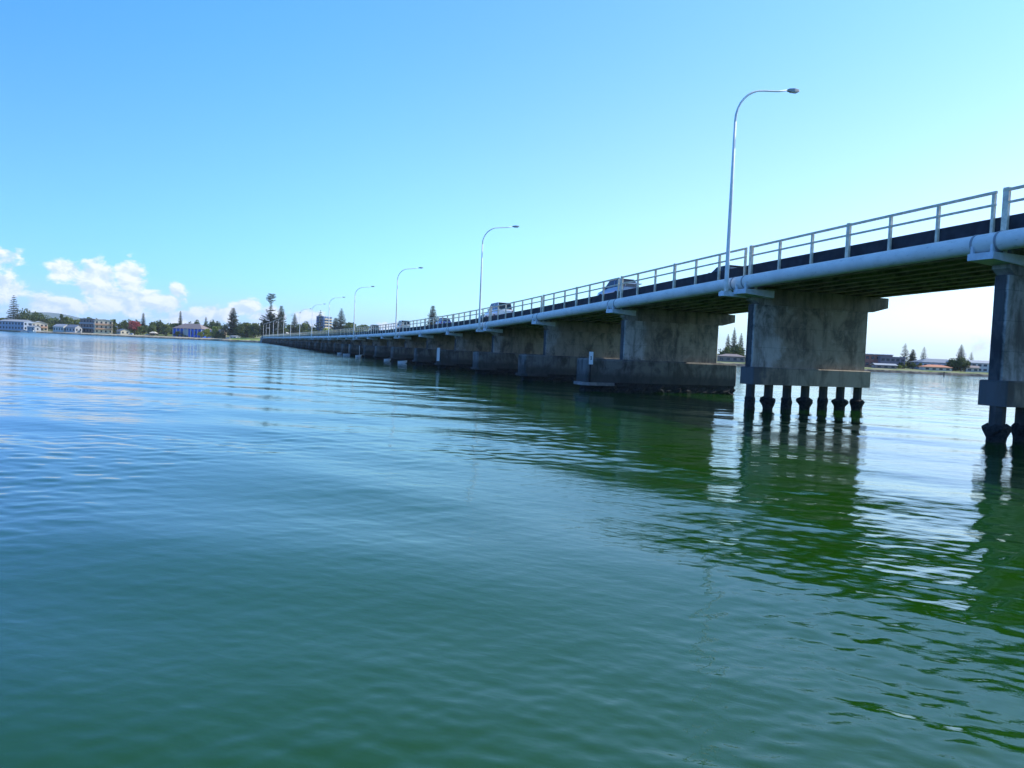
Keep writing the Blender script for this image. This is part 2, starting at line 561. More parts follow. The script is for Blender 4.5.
# ------------------------------------------------------------------ water
def build_water():
    # one sheet to the horizon, finely divided where the ripples show
    radii = [0.8]
    while radii[-1] < 9000:
        r_ = radii[-1]
        radii.append(r_ + max(0.035, r_ * 0.0052) if r_ < 60 else r_ * (1.018 if r_ < 300 else 1.09))
    radii = np.array(radii)
    front = np.linspace(R(-40), R(46), 620)
    back = np.linspace(R(46), R(320), 60)[1:-1]
    ang = np.concatenate([front, back])
    nr, na = len(radii), len(ang)
    A, RR = np.meshgrid(ang, radii)
    X = RR * np.sin(A)
    Y = RR * np.cos(A)
    Z = np.zeros_like(X)
    rg = np.random.default_rng(5)
    fade_all = np.clip(1.2 - RR / 260, 0.0, 1)
    for i in range(84):
        lam = 0.17 * (12.0 ** (rg.random() ** 1.2))
        a = R(66 if rg.random() < 0.65 else 112) + rg.normal(0, 0.50)
        k = 2 * math.pi / lam
        amp = 0.00160 * lam ** 0.78 * rg.uniform(0.5, 1.25)
        ph = rg.random() * 6.283
        fade = np.clip(2.0 - RR * 0.0052 / (0.20 * lam), 0, 1) * fade_all
        env = 0.55 + 0.45 * np.sin(X * rg.normal(0, 0.11) + Y * rg.normal(0, 0.16) + rg.random() * 6.28)
        Z += amp * fade * env * np.sin(k * (X * math.cos(a) + Y * math.sin(a)) + ph + 0.6 * np.sin(0.35 * X * math.sin(a) - 0.3 * Y * math.cos(a) + ph * 2))
    patch = np.zeros_like(X)
    for i in range(9):
        lam = rg.uniform(5, 22)
        a = rg.uniform(0, 6.28)
        patch += np.sin(2 * math.pi / lam * (X * math.cos(a) + Y * math.sin(a)) + rg.random() * 6.28)
    Z *= np.clip(0.92 + 0.22 * patch, 0.35, 1.45)
    for i in range(7):
        lam = rg.uniform(2.4, 6.5)
        a = R(75) + rg.normal(0, 0.5)
        Z += 0.0022 * lam * rg.uniform(0.5, 1.0) * np.clip(1.3 - RR / 220, 0, 1) * np.sin(2 * math.pi / lam * (X * math.cos(a) + Y * math.sin(a)) + rg.random() * 6.28)
    verts = np.stack([X, Y, Z], -1).reshape(-1, 3)
    i, j = np.meshgrid(np.arange(nr - 1), np.arange(na), indexing='ij')
    jn = (j + 1) % na
    faces = np.stack([i * na + j, (i + 1) * na + j, (i + 1) * na + jn, i * na + jn], -1).reshape(-1, 4)
    faces = faces[:, ::-1]
    me = bpy.data.meshes.new('water')
    nv, nf = len(verts) + 1, len(faces)
    # centre fan
    fan = np.array([[nv - 1, (q + 1) % na, q] for q in range(na)])[:, ::-1]
    verts = np.concatenate([verts, [[0, 0, 0]]])
    me.vertices.add(nv)
    me.vertices.foreach_set('co', verts.ravel().astype(np.float32))
    loops = np.concatenate([faces.ravel(), fan.ravel()])
    starts = np.concatenate([np.arange(nf) * 4, nf * 4 + np.arange(na) * 3])
    me.loops.add(len(loops))
    me.loops.foreach_set('vertex_index', loops.astype(np.int32))
    me.polygons.add(len(starts))
    me.polygons.foreach_set('loop_start', starts.astype(np.int32))
    me.polygons.foreach_set('use_smooth', np.ones(len(starts), dtype=bool))
    me.materials.append(M['water'])
    me.update(calc_edges=True)
    me.validate()
    o = bpy.data.objects.new('water', me)
    col.objects.link(o)
    # make sure it faces up
    if me.polygons[len(me.polygons) // 2].normal.z < 0:
        me.flip_normals()
    tag(o, kind='structure')
    return o


build_water()


# ------------------------------------------------------------------ shores
def shore_strip(name, front, depth, rise, top=1.55, mats=None, back_dir=(0, 1)):
    """land with a rock edge along the polyline front (x, y); runs back in +Y"""
    prof = [(-1.5, -1.2), (0.0, -0.05), (1.2, 0.7), (2.2, 1.15), (3.2, top), (14, top + 0.25), (45, top + 0.5), (110, top + 1.2 + rise * 0.3), (220, top + 1.5 + rise * 0.8), (depth, top + rise)]
    pts = []
    for (a, b_) in zip(front[:-1], front[1:]):
        L = math.hypot(b_[0] - a[0], b_[1] - a[1])
        n = max(1, int(L / 3.0))
        for i in range(n):
            pts.append((a[0] + (b_[0] - a[0]) * i / n, a[1] + (b_[1] - a[1]) * i / n))
    pts.append(front[-1])
    mb = MB()
    rings = []
    rr = random.Random(3)
    for (x, y) in pts:
        jit = rr.uniform(-0.5, 0.5)
        ring = []
        for (d, z) in prof:
            dz = rr.uniform(-0.16, 0.16) if 0 < z < top + 0.3 and d < 10 else 0
            ring.append((x, y + d + (jit if d < 10 else 0), z + dz))
        rings.append(ring)
    mb.loft(rings, closed=False)
    o = mb.build(name, mats or M['ground'])
    return tag(o, kind='structure')


YL = 668.0
left_front = [(at(-260, 700), 700), (at(-60, 735), 735), (at(0, 728), 728), (at(28, 720), 720), (at(31, 708), 708), (at(60, 700), 700), (at(80, 688), 688), (at(140, 684), 684), (at(200, 676), 676), (at(235, 668), 668), (at(258, 652), 652),
              (at(262, 640), 640), (at(285, 648), 648), (at(420, 690), 690), (at(620, 760), 760)]
shore_strip('left_shore_ground', left_front, 900, 7.0)
YR = 322.0
right_front = [(at(640, 352), 352), (at(700, 338), 338), (at(760, 332), 332), (at(860, 326), 326), (at(930, 322), 322), (at(1000, 318), 318), (at(1100, 305), 305), (at(1500, 262), 262)]
shore_strip('right_shore_ground', right_front, 700, 4.0, top=1.35, mats=M['ground_right'])

# mown grass bank beside the bridge end
mb = MB()
rings = []
for i in range(16):
    px = 226 + i * 2.4
    y0 = float(np.interp(px, [200, 235, 258, 262], [676, 668, 652, 642]))
    rings.append([(at(px, y0), y0 + d, z + random.uniform(-0.08, 0.08)) for d, z in ((2.6, 1.30), (5, 1.95), (14, 2.9), (30, 3.6), (48, 3.7))])
mb.loft(rings, closed=False, smooth=True)
tag(mb.build('grass_bank', simple('bank_grass', (0.26, 0.31, 0.06), 0.95, var=0.35, scale=0.25)), kind='structure')

# far hills behind the left shore
mb = MB()
rings = []
for i in range(60):
    px = -140 + i * 9.5
    Y = 6200 + 250 * math.sin(i * 0.7)
    hgt = 60 * (0.35 + 0.65 * math.exp(-((px - 62) / 60) ** 2) + 0.25 * math.sin(px * 0.045) * math.exp(-((px - 90) / 140) ** 2))
    hgt = max(12, hgt * 2.6 + random.uniform(-3, 3))
    if px > 300:
        hgt *= max(0.1, 1 - (px - 300) / 120)
    rings.append([(at(px, Y), Y, -5), (at(px, Y + 600), Y + 600, hgt * 0.75), (at(px, Y + 1100), Y + 1100, hgt), (at(px, Y + 2200), Y + 2200, hgt * 0.7), (at(px, Y + 2600), Y + 2600, -5)])
mb.loft(rings, closed=False, smooth=True)
tag(mb.build('hills', M['hill']), kind='structure')

# ------------------------------------------------------------------ the bridge
bridge = empty('road_bridge', (BX, BY, 0), BTH)
tag(bridge, 'long low concrete road bridge on wall piers crossing the water', 'bridge')
SUB = 4


def strip(w0, w1, d0, d1, name, m, k0=K0 - 1, k1=K1, parent=bridge, sub=SUB):
    """a long bar following the deck's profile; d0, d1 are heights relative to the pipe's crown"""
    mb = MB()
    n = int((k1 - k0) * sub)
    rings = []
    for i in range(n + 1):
        k = k0 + (k1 - k0) * i / n
        s, z = k * SPAN, zp(k)
        rings.append([(w0, s, z + d0), (w1, s, z + d0), (w1, s, z + d1), (w0, s, z + d1)])
    mb.loft([list(reversed(r)) for r in rings], True, True)
    return mb.build(name, m, parent)


DW = 10.2                                     # deck width
strip(-0.02, DW - 0.02, -0.10, 0.30, 'deck', M['deck'])
strip(-0.34, -0.024, -0.14, 0.66, 'parapet', M['kerb'])
strip(DW - 0.016, DW + 0.30, -0.14, 0.66, 'parapet', M['kerb'])
strip(1.35, DW - 0.62, 0.304, 0.58, 'road_surface', M['asphalt'])
strip(-0.018, 1.346, 0.304, 0.645, 'footpath', M['deck'])
for gi in range(8):
    gw = 0.12 + gi * (DW - 0.75) / 7.3
    strip(gw, gw + 0.46, -0.62, -0.104, 'girder', M['girder'])
_mid = 1.35 + (DW - 1.97) / 2
strip(_mid - 0.06, _mid + 0.06, 0.5815, 0.5845, 'centre_line', M['paint'])

LAMPS = [k for k in range(-2, 41, 3)]         # every third pier carries a lamp: ..., 1, 4, 7 ...


def add_pile(pr, x, y, z0, z1, sz, crust):
    mb = MB()
    a = sz / 2
    c = a * 0.41
    def ring(z, a, c):
        return [(x - c, y - a, z), (x + c, y - a, z), (x + a, y - c, z), (x + a, y + c, z), (x + c, y + a, z), (x - c, y + a, z), (x - a, y + c, z), (x - a, y - c, z)]
    mb.loft([ring(z0, a, c), ring(z1, a, c)], True, True)
    # oyster band at the tide line, irregular
    mb.m = 1
    r_ = random.Random(int(x * 91 + y * 17))
    rings = []
    n = 12
    for (z, q) in ((-0.9, 1.05), (0.02, 1.12), (0.22, 1.12 + crust * 0.25), (0.48, 1.12 + crust), (0.62, 1.10 + crust * 0.9), (0.72, 1.03)):
        rings.append([(x + math.cos(2 * math.pi * i / n) * a * 1.12 * q * r_.uniform(0.80, 1.16), y + math.sin(2 * math.pi * i / n) * a * 1.12 * q * r_.uniform(0.80, 1.16), z + r_.uniform(-0.07, 0.07)) for i in range(n)])
    mb.loft(rings, False, True)
    return mb.build('pile', [M['cap'], M['oyster']], pr)


WALLW = 8.75
for k in range(K0, K1):
    s = k * SPAN
    z = zp(k)
    T = 0.30                                  # half thickness of the wall
    mb = MB()
    cap_top = 2.50
    hz0, hz1 = z - 1.58, z - 0.626
    wall_top = max(hz0 - 0.003, cap_top + 0.2)
    c = 0.10
    ring = lambda zz: [(c, s - T, zz), (WALLW - c, s - T, zz), (WALLW, s - T + c, zz), (WALLW, s + T - c, zz), (WALLW - c, s + T, zz), (c, s + T, zz), (0.0, s + T - c, zz), (0.0, s - T + c, zz)]
    mb.loft([ring(cap_top + 0.003), ring(wall_top)], True, True)
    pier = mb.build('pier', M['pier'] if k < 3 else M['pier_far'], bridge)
    # headstock with the blunt overhang at the far side
    mb = MB()
    hs0 = max(hz0, cap_top + 0.25)
    prof = [(-0.02, hs0 + 0.25), (0.35, hs0), (WALLW - 0.1, hs0), (WALLW + 0.25, hs0 + 0.02), (DW, hs0 + 0.33), (DW, hz1), (-0.02, hz1)]
    TH = T + 0.07
    mb.loft([[(a, s + TH, b_) for a, b_ in prof], [(a, s - TH, b_) for a, b_ in prof]], True, True)
    mb.build('headstock', M['headstock'], pier)
    # pipe bracket on the near side
    lamp_here = k in LAMPS
    tip = -1.20
    sb = s - 0.48 if lamp_here else s         # a lamp's plate stands beside the bracket
    mb = MB()
    bz1 = z - 0.80
    mb.hexa([(tip, sb - 0.55, bz1 - 0.27), (0.9, sb - 0.45, bz1 - 0.42), (0.9, sb + 0.45, bz1 - 0.42), (tip, sb + 0.55, bz1 - 0.27)],
            [(tip, sb - 0.55, bz1), (0.9, sb - 0.45, bz1), (0.9, sb + 0.45, bz1), (tip, sb + 0.55, bz1)])
    for sy in (-0.42, 0.42):                  # saddles gripping the pipe
        for sx in (-1.16, -0.46):
            mb.box(sx, sx + 0.12, sb + sy - 0.05, sb + sy + 0.05, bz1 + 0.002, bz1 + 0.30)
    if lamp_here:
        mb.box(-1.86, 1.3, s + 0.08, s + 0.60, bz1 - 0.40, bz1 - 0.15)
    mb.build('pipe_bracket', M['bracket'], pier)
    # footing
    if k <= 1:
        mb = MB()
        mb.bevel_box(-0.02, WALLW + 0.15, s - 0.62, s + 0.62, 1.46, cap_top, 0.05)
        mb.build('pile_cap', M['cap_pile'], pier)
        npile = 6 if k < 1 else 7
        for i in range(npile):
            x = 0.32 + i * (WALLW - 0.6) / (npile - 1)
            add_pile(pier, x, s + random.uniform(-0.05, 0.05), -1.5, 1.458, 0.56 if k < 1 else 0.50, (0.02, 0.55, 0.05, 0.75, 0.03, 0.65, 0.5)[i] if k == 1 else (0.6, 0.3, 0.1, 0.5, 0.2, 0.4)[i])
    else:
        ext = -3.35 if k == 2 else (-2.3 if k in (3, 5) else -2.1 + 0.35 * math.sin(k * 2.3))
        mb = MB()
        mb.bevel_box(ext, WALLW + 1.5, s - 0.95, s + 0.95, 0.70, cap_top, 0.12)
        mb.build('pile_cap', M['cap'], pier)
        mb = MB()
        # pale lip round the nose, then the dark wet base
        nose = [(ext - 0.25, s - 0.75), (ext + 0.2, s - 1.12), (ext + 2.3, s - 1.12), (ext + 2.3, s + 1.12), (ext + 0.2, s + 1.12), (ext - 0.25, s + 0.75)]
        mb.loft([[(a, b_, 0.46) for a, b_ in nose], [(a, b_, 0.694) for a, b_ in nose]], True, True)
        mb.build('footing_lip', M['lip'] if k == 2 else M['cap'], pier)
        mb = MB()
        corner = [(ext + 0.1, s - 0.4), (ext + 0.9, s - 0.9), (WALLW + 1.4, s - 0.9), (WALLW + 1.4, s + 0.9), (ext + 0.9, s + 0.9), (ext + 0.1, s + 0.4)]
        step = 0.35 if k < 9 else 2.0
        foot = []
        for (a, b_), (c_, d_) in zip(corner, corner[1:] + corner[:1]):
            n_ = max(1, int(math.hypot(c_ - a, d_ - b_) / step))
            foot += [(a + (c_ - a) * q / n_, b_ + (d_ - b_) * q / n_) for q in range(n_)]
        cx_ = (ext + WALLW + 1.4) / 2
        rings = []
        for zz, jit in ((-1.5, 0.0), (0.0, 0.10), (0.16, 0.14), (0.32, 0.12), (0.50, 0.08), (0.697, 0.02)):
            rings.append([(a + (1 if a > cx_ else -1) * random.uniform(-jit, jit * 0.6), b_ + (1 if b_ > s else -1) * random.uniform(-jit, jit), zz + (random.uniform(-0.05, 0.05) if 0 < zz < 0.6 else 0)) for a, b_ in foot])
        mb.loft(rings, True, True)
        mb.build('wet_base', M['oyster'], pier)

# handrail: one panel per span, posts of their own on the near spans
def rail_bar(mb, k0, k1, w0, w1, d0, d1):
    n = 4
    rings = []
    for i in range(n + 1):
        k = k0 + (k1 - k0) * i / n
        rings.append([(w0, k * SPAN, zp(k) + d0), (w0, k * SPAN, zp(k) + d1), (w1, k * SPAN, zp(k) + d1), (w1, k * SPAN, zp(k) + d0)])
    mb.loft(rings, True, True)


POST_T = [(0.012, 0.06), (0.175, 0.06), (0.337, 0.06), (0.50, 0.10), (0.66, 0.06), (0.82, 0.06), (0.978, 0.12)]
for k in range(K0, K1):
    mb = MB()
    rail_bar(mb, k + 0.004, k + 0.986, -0.485, -0.395, 1.60, 1.71)
    rail_bar(mb, k + 0.004, k + 0.986, -0.475, -0.405, 1.12, 1.21)
    near = k < 10
    for (tt, hw) in POST_T:
        kk = k + tt
        b_ = MB() if near else mb
        zz = zp(kk)
        b_.box(-0.48 if hw > 0.07 else -0.47, -0.345, kk * SPAN - hw, kk * SPAN + hw, zz + 0.02, zz + (1.76 if hw > 0.07 else 1.598))
        if near:
            if tt == POST_T[0][0]:
                pend = []
            pend.append(b_)
    rail = mb.build('handrail', M['rail'], bridge)
    if near:
        for b_ in pend:
            b_.build('post', M['rail_post'], rail)

# abutment where the bridge lands on the far shore
mb = MB()
sA = K1 * SPAN
mb.hexa([(-2.4, sA - 5.0, -1), (DW + 2, sA - 5.0, -1), (DW + 2, sA + 26, -1), (-2.4, sA + 26, -1)],
        [(-2.0, sA - 0.4, 3.75), (DW + 1.5, sA - 0.4, 3.75), (DW + 1.5, sA + 24, 4.9), (-2.0, sA + 24, 4.9)])
mb.box(-1.7, -0.4, sA + 0.1, sA + 14, 3.8, 5.6)
mb.box(DW + 0.4, DW + 0.9, sA + 0.1, sA + 14, 3.8, 5.6)
mb.build('abutment', M['deck'], bridge)

# ------------------------------------------------------------------ the water pipe along the bridge
pipe = empty('water_pipe', (BX, BY, 0), BTH)
tag(pipe, 'thick pale blue white pipe running along the near edge of the bridge', 'pipe')
PR = 0.375
for k in range(K0, K1):
    mb = MB()
    pts = [(-0.76, (k + t_ / 6) * SPAN, zp(k + t_ / 6) - PR) for t_ in range(7)]
    mb.tube(pts, PR, 28 if k < 8 else 14, True, False)
    mb.build('pipe_section', M['pipe'], pipe)
    if k < 20:
        mb = MB()
        for dk in (-0.50, 0.50):
            kk = k + dk / SPAN
            zc = zp(kk) - PR
            mb.tube([(-0.76, kk * SPAN - 0.045, zc), (-0.76, kk * SPAN + 0.045, zc)], PR + 0.022, 28, False, True)
        mb.build('pipe_coupling', M['lamp_head'], pipe)
mb = MB()
mb.tube([(-0.76, sA, 4.225), (-0.76, sA + 1.5, 4.1), (-0.76, sA + 3.5, 3.4), (-0.76, sA + 5, 2.0)], PR, 14)
mb.build('pipe_bend', M['pipe'], pipe)

# ------------------------------------------------------------------ street lamps
lamp0 = empty('street_lamp')
mb = MB()
mb.tube([(0, 0, 0.06), (0, 0, 0.5), (0, 0, 5), (0, 0, 9.8)], [0.135, 0.125, 0.10, 0.072], 14)
mb.build('pole', M['galv'], lamp0)
mb = MB()
pts = [(0, 0, 9.804)]
RB = 2.0
for i in range(9):
    a = math.pi / 2 * i / 8 * 0.95
    pts.append((RB - RB * math.cos(a), 0, 9.85 + RB * math.sin(a)))
pts.append((2.9, 0, 11.98))
pts.append((3.65, 0, 12.16))
mb.tube(pts, [0.070] * 3 + [0.062] * 5 + [0.05] * 3 + [0.045], 12)
mb.build('curved_arm', M['galv'], lamp0)
mb = MB()
for (x0, hw, z0, z1) in [(0, 0, 0, 0)]:
    rings = []
    for (x, hw, zl, zh) in ((3.56, 0.05, 12.100, 12.200), (3.66, 0.10, 12.090, 12.250), (4.0, 0.155, 12.100, 12.300), (4.3, 0.14, 12.140, 12.290), (4.42, 0.06, 12.180, 12.250)):
        rings.append([(x, -hw, zl), (x, -hw * 0.8, zh), (x, hw * 0.8, zh), (x, hw, zl)])
    mb.loft([list(reversed(r_)) for r_ in rings], True, True)
head = mb.build('lamp_head', M['lamp_head'], lamp0)
mb = MB()
mb.hexa([(3.80, -0.10, 12.055), (4.24, -0.10, 12.080), (4.24, 0.10, 12.080), (3.80, 0.10, 12.055)], [(3.78, -0.12, 12.097), (4.26, -0.12, 12.128), (4.26, 0.12, 12.128), (3.78, 0.12, 12.097)])
mb.build('lens', M['lens'], head)
mb = MB()
mb.box(-0.24, 0.24, -0.24, 0.24, 0.0, 0.03)
for a in (-0.17, 0.17):
    for b_ in (-0.17, 0.17):
        mb.tube([(a, b_, 0.03), (a, b_, 0.10)], 0.022, 6)
mb.build('base_plate', M['galv'], lamp0)
ORD = ['', 'nearest tall white street lamp, standing beside the low dark car', 'second street lamp from the camera, standing beside the white four wheel drive',
       'third street lamp from the camera, standing left of the pale wagon', 'fourth street lamp from the camera, left of the dark grey car']
WORDS = ['fifth', 'sixth', 'seventh', 'eighth', 'ninth', 'tenth', 'eleventh', 'twelfth', 'thirteenth', 'fourteenth']
i = 0
for k in LAMPS:
    if k < 1:
        continue
    o = lamp0 if i == 0 else copy_tree(lamp0)
    o.location = bpt(k + 0.28 / SPAN, -1.58, zp(k) - 0.947)
    o.rotation_euler = (0, 0, BTH)
    lab = ORD[i + 1] if i < 4 else 'white street lamp, %s in the row from the camera' % WORDS[i - 4]
    if i == 13:
        lab = 'last white street lamp of the row, where the bridge lands'
    tag(o, lab, 'street lamp', 'street lamps along the bridge')
    i += 1

# ------------------------------------------------------------------ cars
M['tyre'] = simple('tyre', (0.02, 0.02, 0.021), 0.85)
M['rim'] = simple('wheel_rim', (0.45, 0.46, 0.47), 0.35, 0.6)
M['trim'] = simple('black_trim', (0.02, 0.02, 0.022), 0.55)
M['red_lens'] = simple('red_lens', (0.35, 0.01, 0.012), 0.25)
M['clear_lens'] = simple('clear_lens', (0.6, 0.62, 0.64), 0.15)
M['car_glass'] = simple('car_glass', (0.015, 0.02, 0.028), 0.06)
M['plate'] = simple('number_plate', (0.7, 0.7, 0.62), 0.5)


def section(y, zb, zbelt, zt, hb, hm, ht):
    return [(-hb, y, zb), (-hm, y, zb + (zbelt - zb) * 0.45), (-hm * 0.985, y, zbelt), (-ht, y, zt), (ht, y, zt), (hm * 0.985, y, zbelt), (hm, y, zb + (zbelt - zb) * 0.45), (hb, y, zb)]


def make_car(label, pmat, L=4.4, W=1.8, Ht=1.5, style='hatch', spoiler=False, roof_mat=None):
    """front towards +y, base at the road"""
    c = empty('car')
    hw = W / 2
    wb = L * 0.59
    yf, yr = L * 0.5, -L * 0.5
    belt = Ht * 0.60
    hood = Ht * 0.565
    r_w = 0.335 if Ht < 1.7 else 0.38
    zb = 0.24 if Ht < 1.7 else 0.34
    mb = MB()
    tail_top = belt * (1.0 if style != 'sedan' else 0.98)
    st = [section(yr + 0.00, zb + 0.22, belt * 0.86, belt * 0.90, hw * 0.78, hw * 0.80, hw * 0.70),
          section(yr + 0.10, zb + 0.05, tail_top * 0.97, tail_top, hw * 0.90, hw * 0.94, hw * 0.82),
          section(yr + 0.45, zb, tail_top * 0.98, tail_top + 0.02, hw * 0.95, hw, hw * 0.86),
          section(-L * 0.15, zb, belt * 0.98, belt + 0.02, hw * 0.96, hw, hw * 0.88),
          section(L * 0.14, zb, belt * 0.96, belt, hw * 0.96, hw, hw * 0.88),
          section(L * 0.24, zb, hood * 0.98, hood + 0.03, hw * 0.95, hw * 0.99, hw * 0.84),
          section(yf - 0.45, zb, hood * 0.88, hood * 0.95, hw * 0.92, hw * 0.96, hw * 0.76),
          section(yf - 0.10, zb + 0.03, hood * 0.76, hood * 0.84, hw * 0.84, hw * 0.88, hw * 0.66),
          section(yf, zb + 0.14, hood * 0.62, hood * 0.70, hw * 0.68, hw * 0.72, hw * 0.55)]
    mb.loft([list(reversed(s_)) for s_ in st], True, True, True)
    # pillars
    if style == 'sedan':
        ys = [yr + 0.75, yr + 1.35, L * 0.06, L * 0.22]
    elif style == 'wagon':
        ys = [yr + 0.14, yr + 0.42, L * 0.07, L * 0.21]
    else:
        ys = [yr + 0.22, yr + 0.85, L * 0.05, L * 0.215]
    roofz = Ht
    wt = hw * 0.70 if style != 'wagon' else hw * 0.76
    wbt = hw * 0.865

    def edge(a, b_, t_):
        mb.tube([a, b_], t_, 5, False)
    for sx in (-1, 1):
        edge((sx * wbt, ys[0], belt), (sx * wt, ys[1], roofz - 0.05), 0.05)
        edge((sx * wbt, ys[3], belt), (sx * wt, ys[2], roofz - 0.05), 0.04)
        ym = (ys[1] + ys[2]) / 2 - 0.12
        edge((sx * (wbt + 0.004), ym - 0.05, belt), (sx * (wt + 0.004), ym, roofz - 0.05), 0.035)
        mb.box(min(sx * (wbt + 0.02), sx * (wbt + 0.22)), max(sx * (wbt + 0.02), sx * (wbt + 0.22)), ys[3] - 0.32, ys[3] - 0.22, belt + 0.02, belt + 0.16)
    body = mb.build('body', pmat, c)
    # glasshouse
    mb = MB()
    ga = [(-wbt, ys[0], belt), (wbt, ys[0], belt), (wbt, ys[3], belt), (-wbt, ys[3], belt)]
    gb = [(-wt, ys[1], roofz - 0.05), (wt, ys[1], roofz - 0.05), (wt, ys[2], roofz - 0.05), (-wt, ys[2], roofz - 0.05)]
    mb.hexa(ga, gb)
    mb.build('windows', M['car_glass'], c)
    mb = MB()
    rr_ = [[(-wt - 0.02, ys[1] - 0.10, roofz - 0.058), (wt + 0.02, ys[1] - 0.10, roofz - 0.058), (wt + 0.02, ys[2] + 0.05, roofz - 0.058), (-wt - 0.02, ys[2] + 0.05, roofz - 0.058)],
           [(-wt - 0.02, ys[1] - 0.06, roofz - 0.02), (wt + 0.02, ys[1] - 0.06, roofz - 0.02), (wt + 0.02, ys[2] + 0.0, roofz - 0.02), (-wt - 0.02, ys[2] + 0.0, roofz - 0.02)],
           [(-wt + 0.1, ys[1] + 0.1, roofz), (wt - 0.1, ys[1] + 0.1, roofz), (wt - 0.1, ys[2] - 0.12, roofz), (-wt + 0.1, ys[2] - 0.12, roofz)]]
    mb.loft(rr_, True, True)
    mb.build('roof', roof_mat or pmat, c)
    # wheels
    for sx in (-1, 1):
        for yy in (wb / 2 + 0.05, -wb / 2 + 0.05):
            mb = MB()
            x0, x1 = (hw - 0.20, hw + 0.012) if sx > 0 else (-hw - 0.012, -hw + 0.20)
            mb.tube([(x0, yy, r_w), (x1, yy, r_w)], r_w, 18, False)
            wl = mb.build('wheel', M['tyre'], c)
            mb = MB()
            xo = hw + 0.014 if sx > 0 else -hw - 0.014
            mb.tube([(xo - 0.01, yy, r_w), (xo + 0.01, yy, r_w)], r_w * 0.62, 12, False)
            mb.build('rim', M['rim'], wl)
    for sx in (-1, 1):
        mb = MB()
        x0 = sx * hw * 0.70
        mb.box(min(x0, sx * hw * 0.93), max(x0, sx * hw * 0.93), yr + 0.015, yr + 0.22, belt * 0.74, belt * 0.93)
        mb.build('tail_light', M['red_lens'], c)
        mb = MB()
        x0 = sx * hw * 0.50
        mb.box(min(x0, sx * hw * 0.80), max(x0, sx * hw * 0.80), yf - 0.20, yf - 0.03, hood * 0.66, hood * 0.80)
        mb.build('headlight', M['clear_lens'], c)
    mb = MB()
    mb.bevel_box(-hw * 0.86, hw * 0.86, yr - 0.05, yr + 0.2, zb + 0.02, zb + 0.26, 0.04)
    mb.build('bumper', M['trim'] if style == 'wagon' else pmat, c)
    mb = MB()
    mb.box(-0.19, 0.19, yr - 0.025, yr + 0.03, belt * 0.70, belt * 0.70 + 0.12)
    mb.build('number_plate', M['plate'], c)
    if spoiler:
        mb = MB()
        mb.box(-hw * 0.85, hw * 0.85, yr - 0.28, yr + 0.22, belt + 0.17, belt + 0.25)
        for sx in (-1, 1):
            mb.box(sx * hw * 0.55 - 0.03, sx * hw * 0.55 + 0.03, yr + 0.08, yr + 0.2, belt - 0.03, belt + 0.168)
        mb.build('spoiler', paint('spoiler_white', (0.75, 0.75, 0.75), 0.4), c)
    tag(c, label, 'car', 'cars driving along the bridge')
    return c


def park(c, k, w_, up=0.584, rev=False):
    c.location = bpt(k, w_, zp(k) + up)
    slope = (zp(k + 0.1) - zp(k - 0.1)) / (0.2 * SPAN)
    c.rotation_euler = (Matrix.Rotation(BTH + (math.pi if rev else 0), 3, 'Z') @ Matrix.Rotation(math.atan(slope) * (-1 if rev else 1), 3, 'X')).to_euler()


cp_silver = car_paint('silver_blue_paint', (0.30, 0.36, 0.46), 0.3)
cp_white = car_paint('white_paint', (0.74, 0.74, 0.74))
cp_dark = car_paint('dark_blue_paint', (0.014, 0.018, 0.035))
cp_pale = car_paint('champagne_paint', (0.58, 0.55, 0.50))
cp_blue = car_paint('mid_blue_paint', (0.03, 0.09, 0.32))
cp_grey = car_paint('graphite_paint', (0.05, 0.055, 0.065))
park(make_car('silver blue hatchback with a white rear spoiler driving up the bridge', cp_silver, 4.8, 1.9, 1.82, 'hatch', True), 2.42, 2.95)
park(make_car('white four wheel drive on the bridge, its rear towards the camera', cp_white, 5.4, 2.1, 2.2, 'wagon'), 4.44, 2.95)
park(make_car('low dark car half hidden by the parapet beside the nearest lamp', cp_dark, 4.7, 1.84, 1.36, 'sedan'), 1.53, 4.2)
park(make_car('pale wagon with a dark roof just right of the third lamp', cp_pale, 4.8, 1.9, 1.95, 'wagon', False, cp_grey), 8.0, 2.95)
park(make_car('small mid blue car between the second and third lamps', cp_blue, 4.1, 1.72, 1.48, 'hatch'), 6.12, 2.95)
park(make_car('dark grey wagon further along, right of the fourth lamp', cp_grey, 4.6, 1.85, 1.85, 'wagon'), 10.0, 2.95)
park(make_car('dark sedan just left of the second lamp, ahead of the white vehicle', cp_dark, 4.4, 1.76, 1.35, 'sedan'), 4.98, 4.3)

# ------------------------------------------------------------------ channel marks on the pier footings
def channel_mark(k, w_, s_off, z0, h_, bw, bh, label, with_mark):
    c = empty('channel_sign', bpt(k + s_off / SPAN, w_, z0), BTH)
    mb = MB()
    mb.tube([(0, 0, 0), (0, 0, h_)], 0.045, 8)
    mb.build('post', M['dark'], c)
    mb = MB()
    mb.box(-bw * 0.5, bw * 0.5, -0.085, -0.055, h_ - bh + 0.05, h_ + 0.05)
    b_ = mb.build('board', paint('sign_white', (0.82, 0.82, 0.82), 0.5, 0.03), c)
    if with_mark:
        mb = MB()
        zc = h_ - bh * 0.42
        mb.box(-0.018, 0.028, -0.093, -0.0852, zc - 0.10, zc + 0.12)
        mb.box(-0.07, -0.018, -0.093, -0.0852, zc + 0.045, zc + 0.085)
        mb.box(-0.06, 0.075, -0.093, -0.0854, zc - 0.14, zc - 0.10)
        mb.build('numeral', paint('sign_black', (0.02, 0.02, 0.03), 0.5), b_)
    tag(c, label, 'sign', 'white boards on the pier footings')
    c.rotation_euler = (0, 0, BTH - 0.25)
    return c


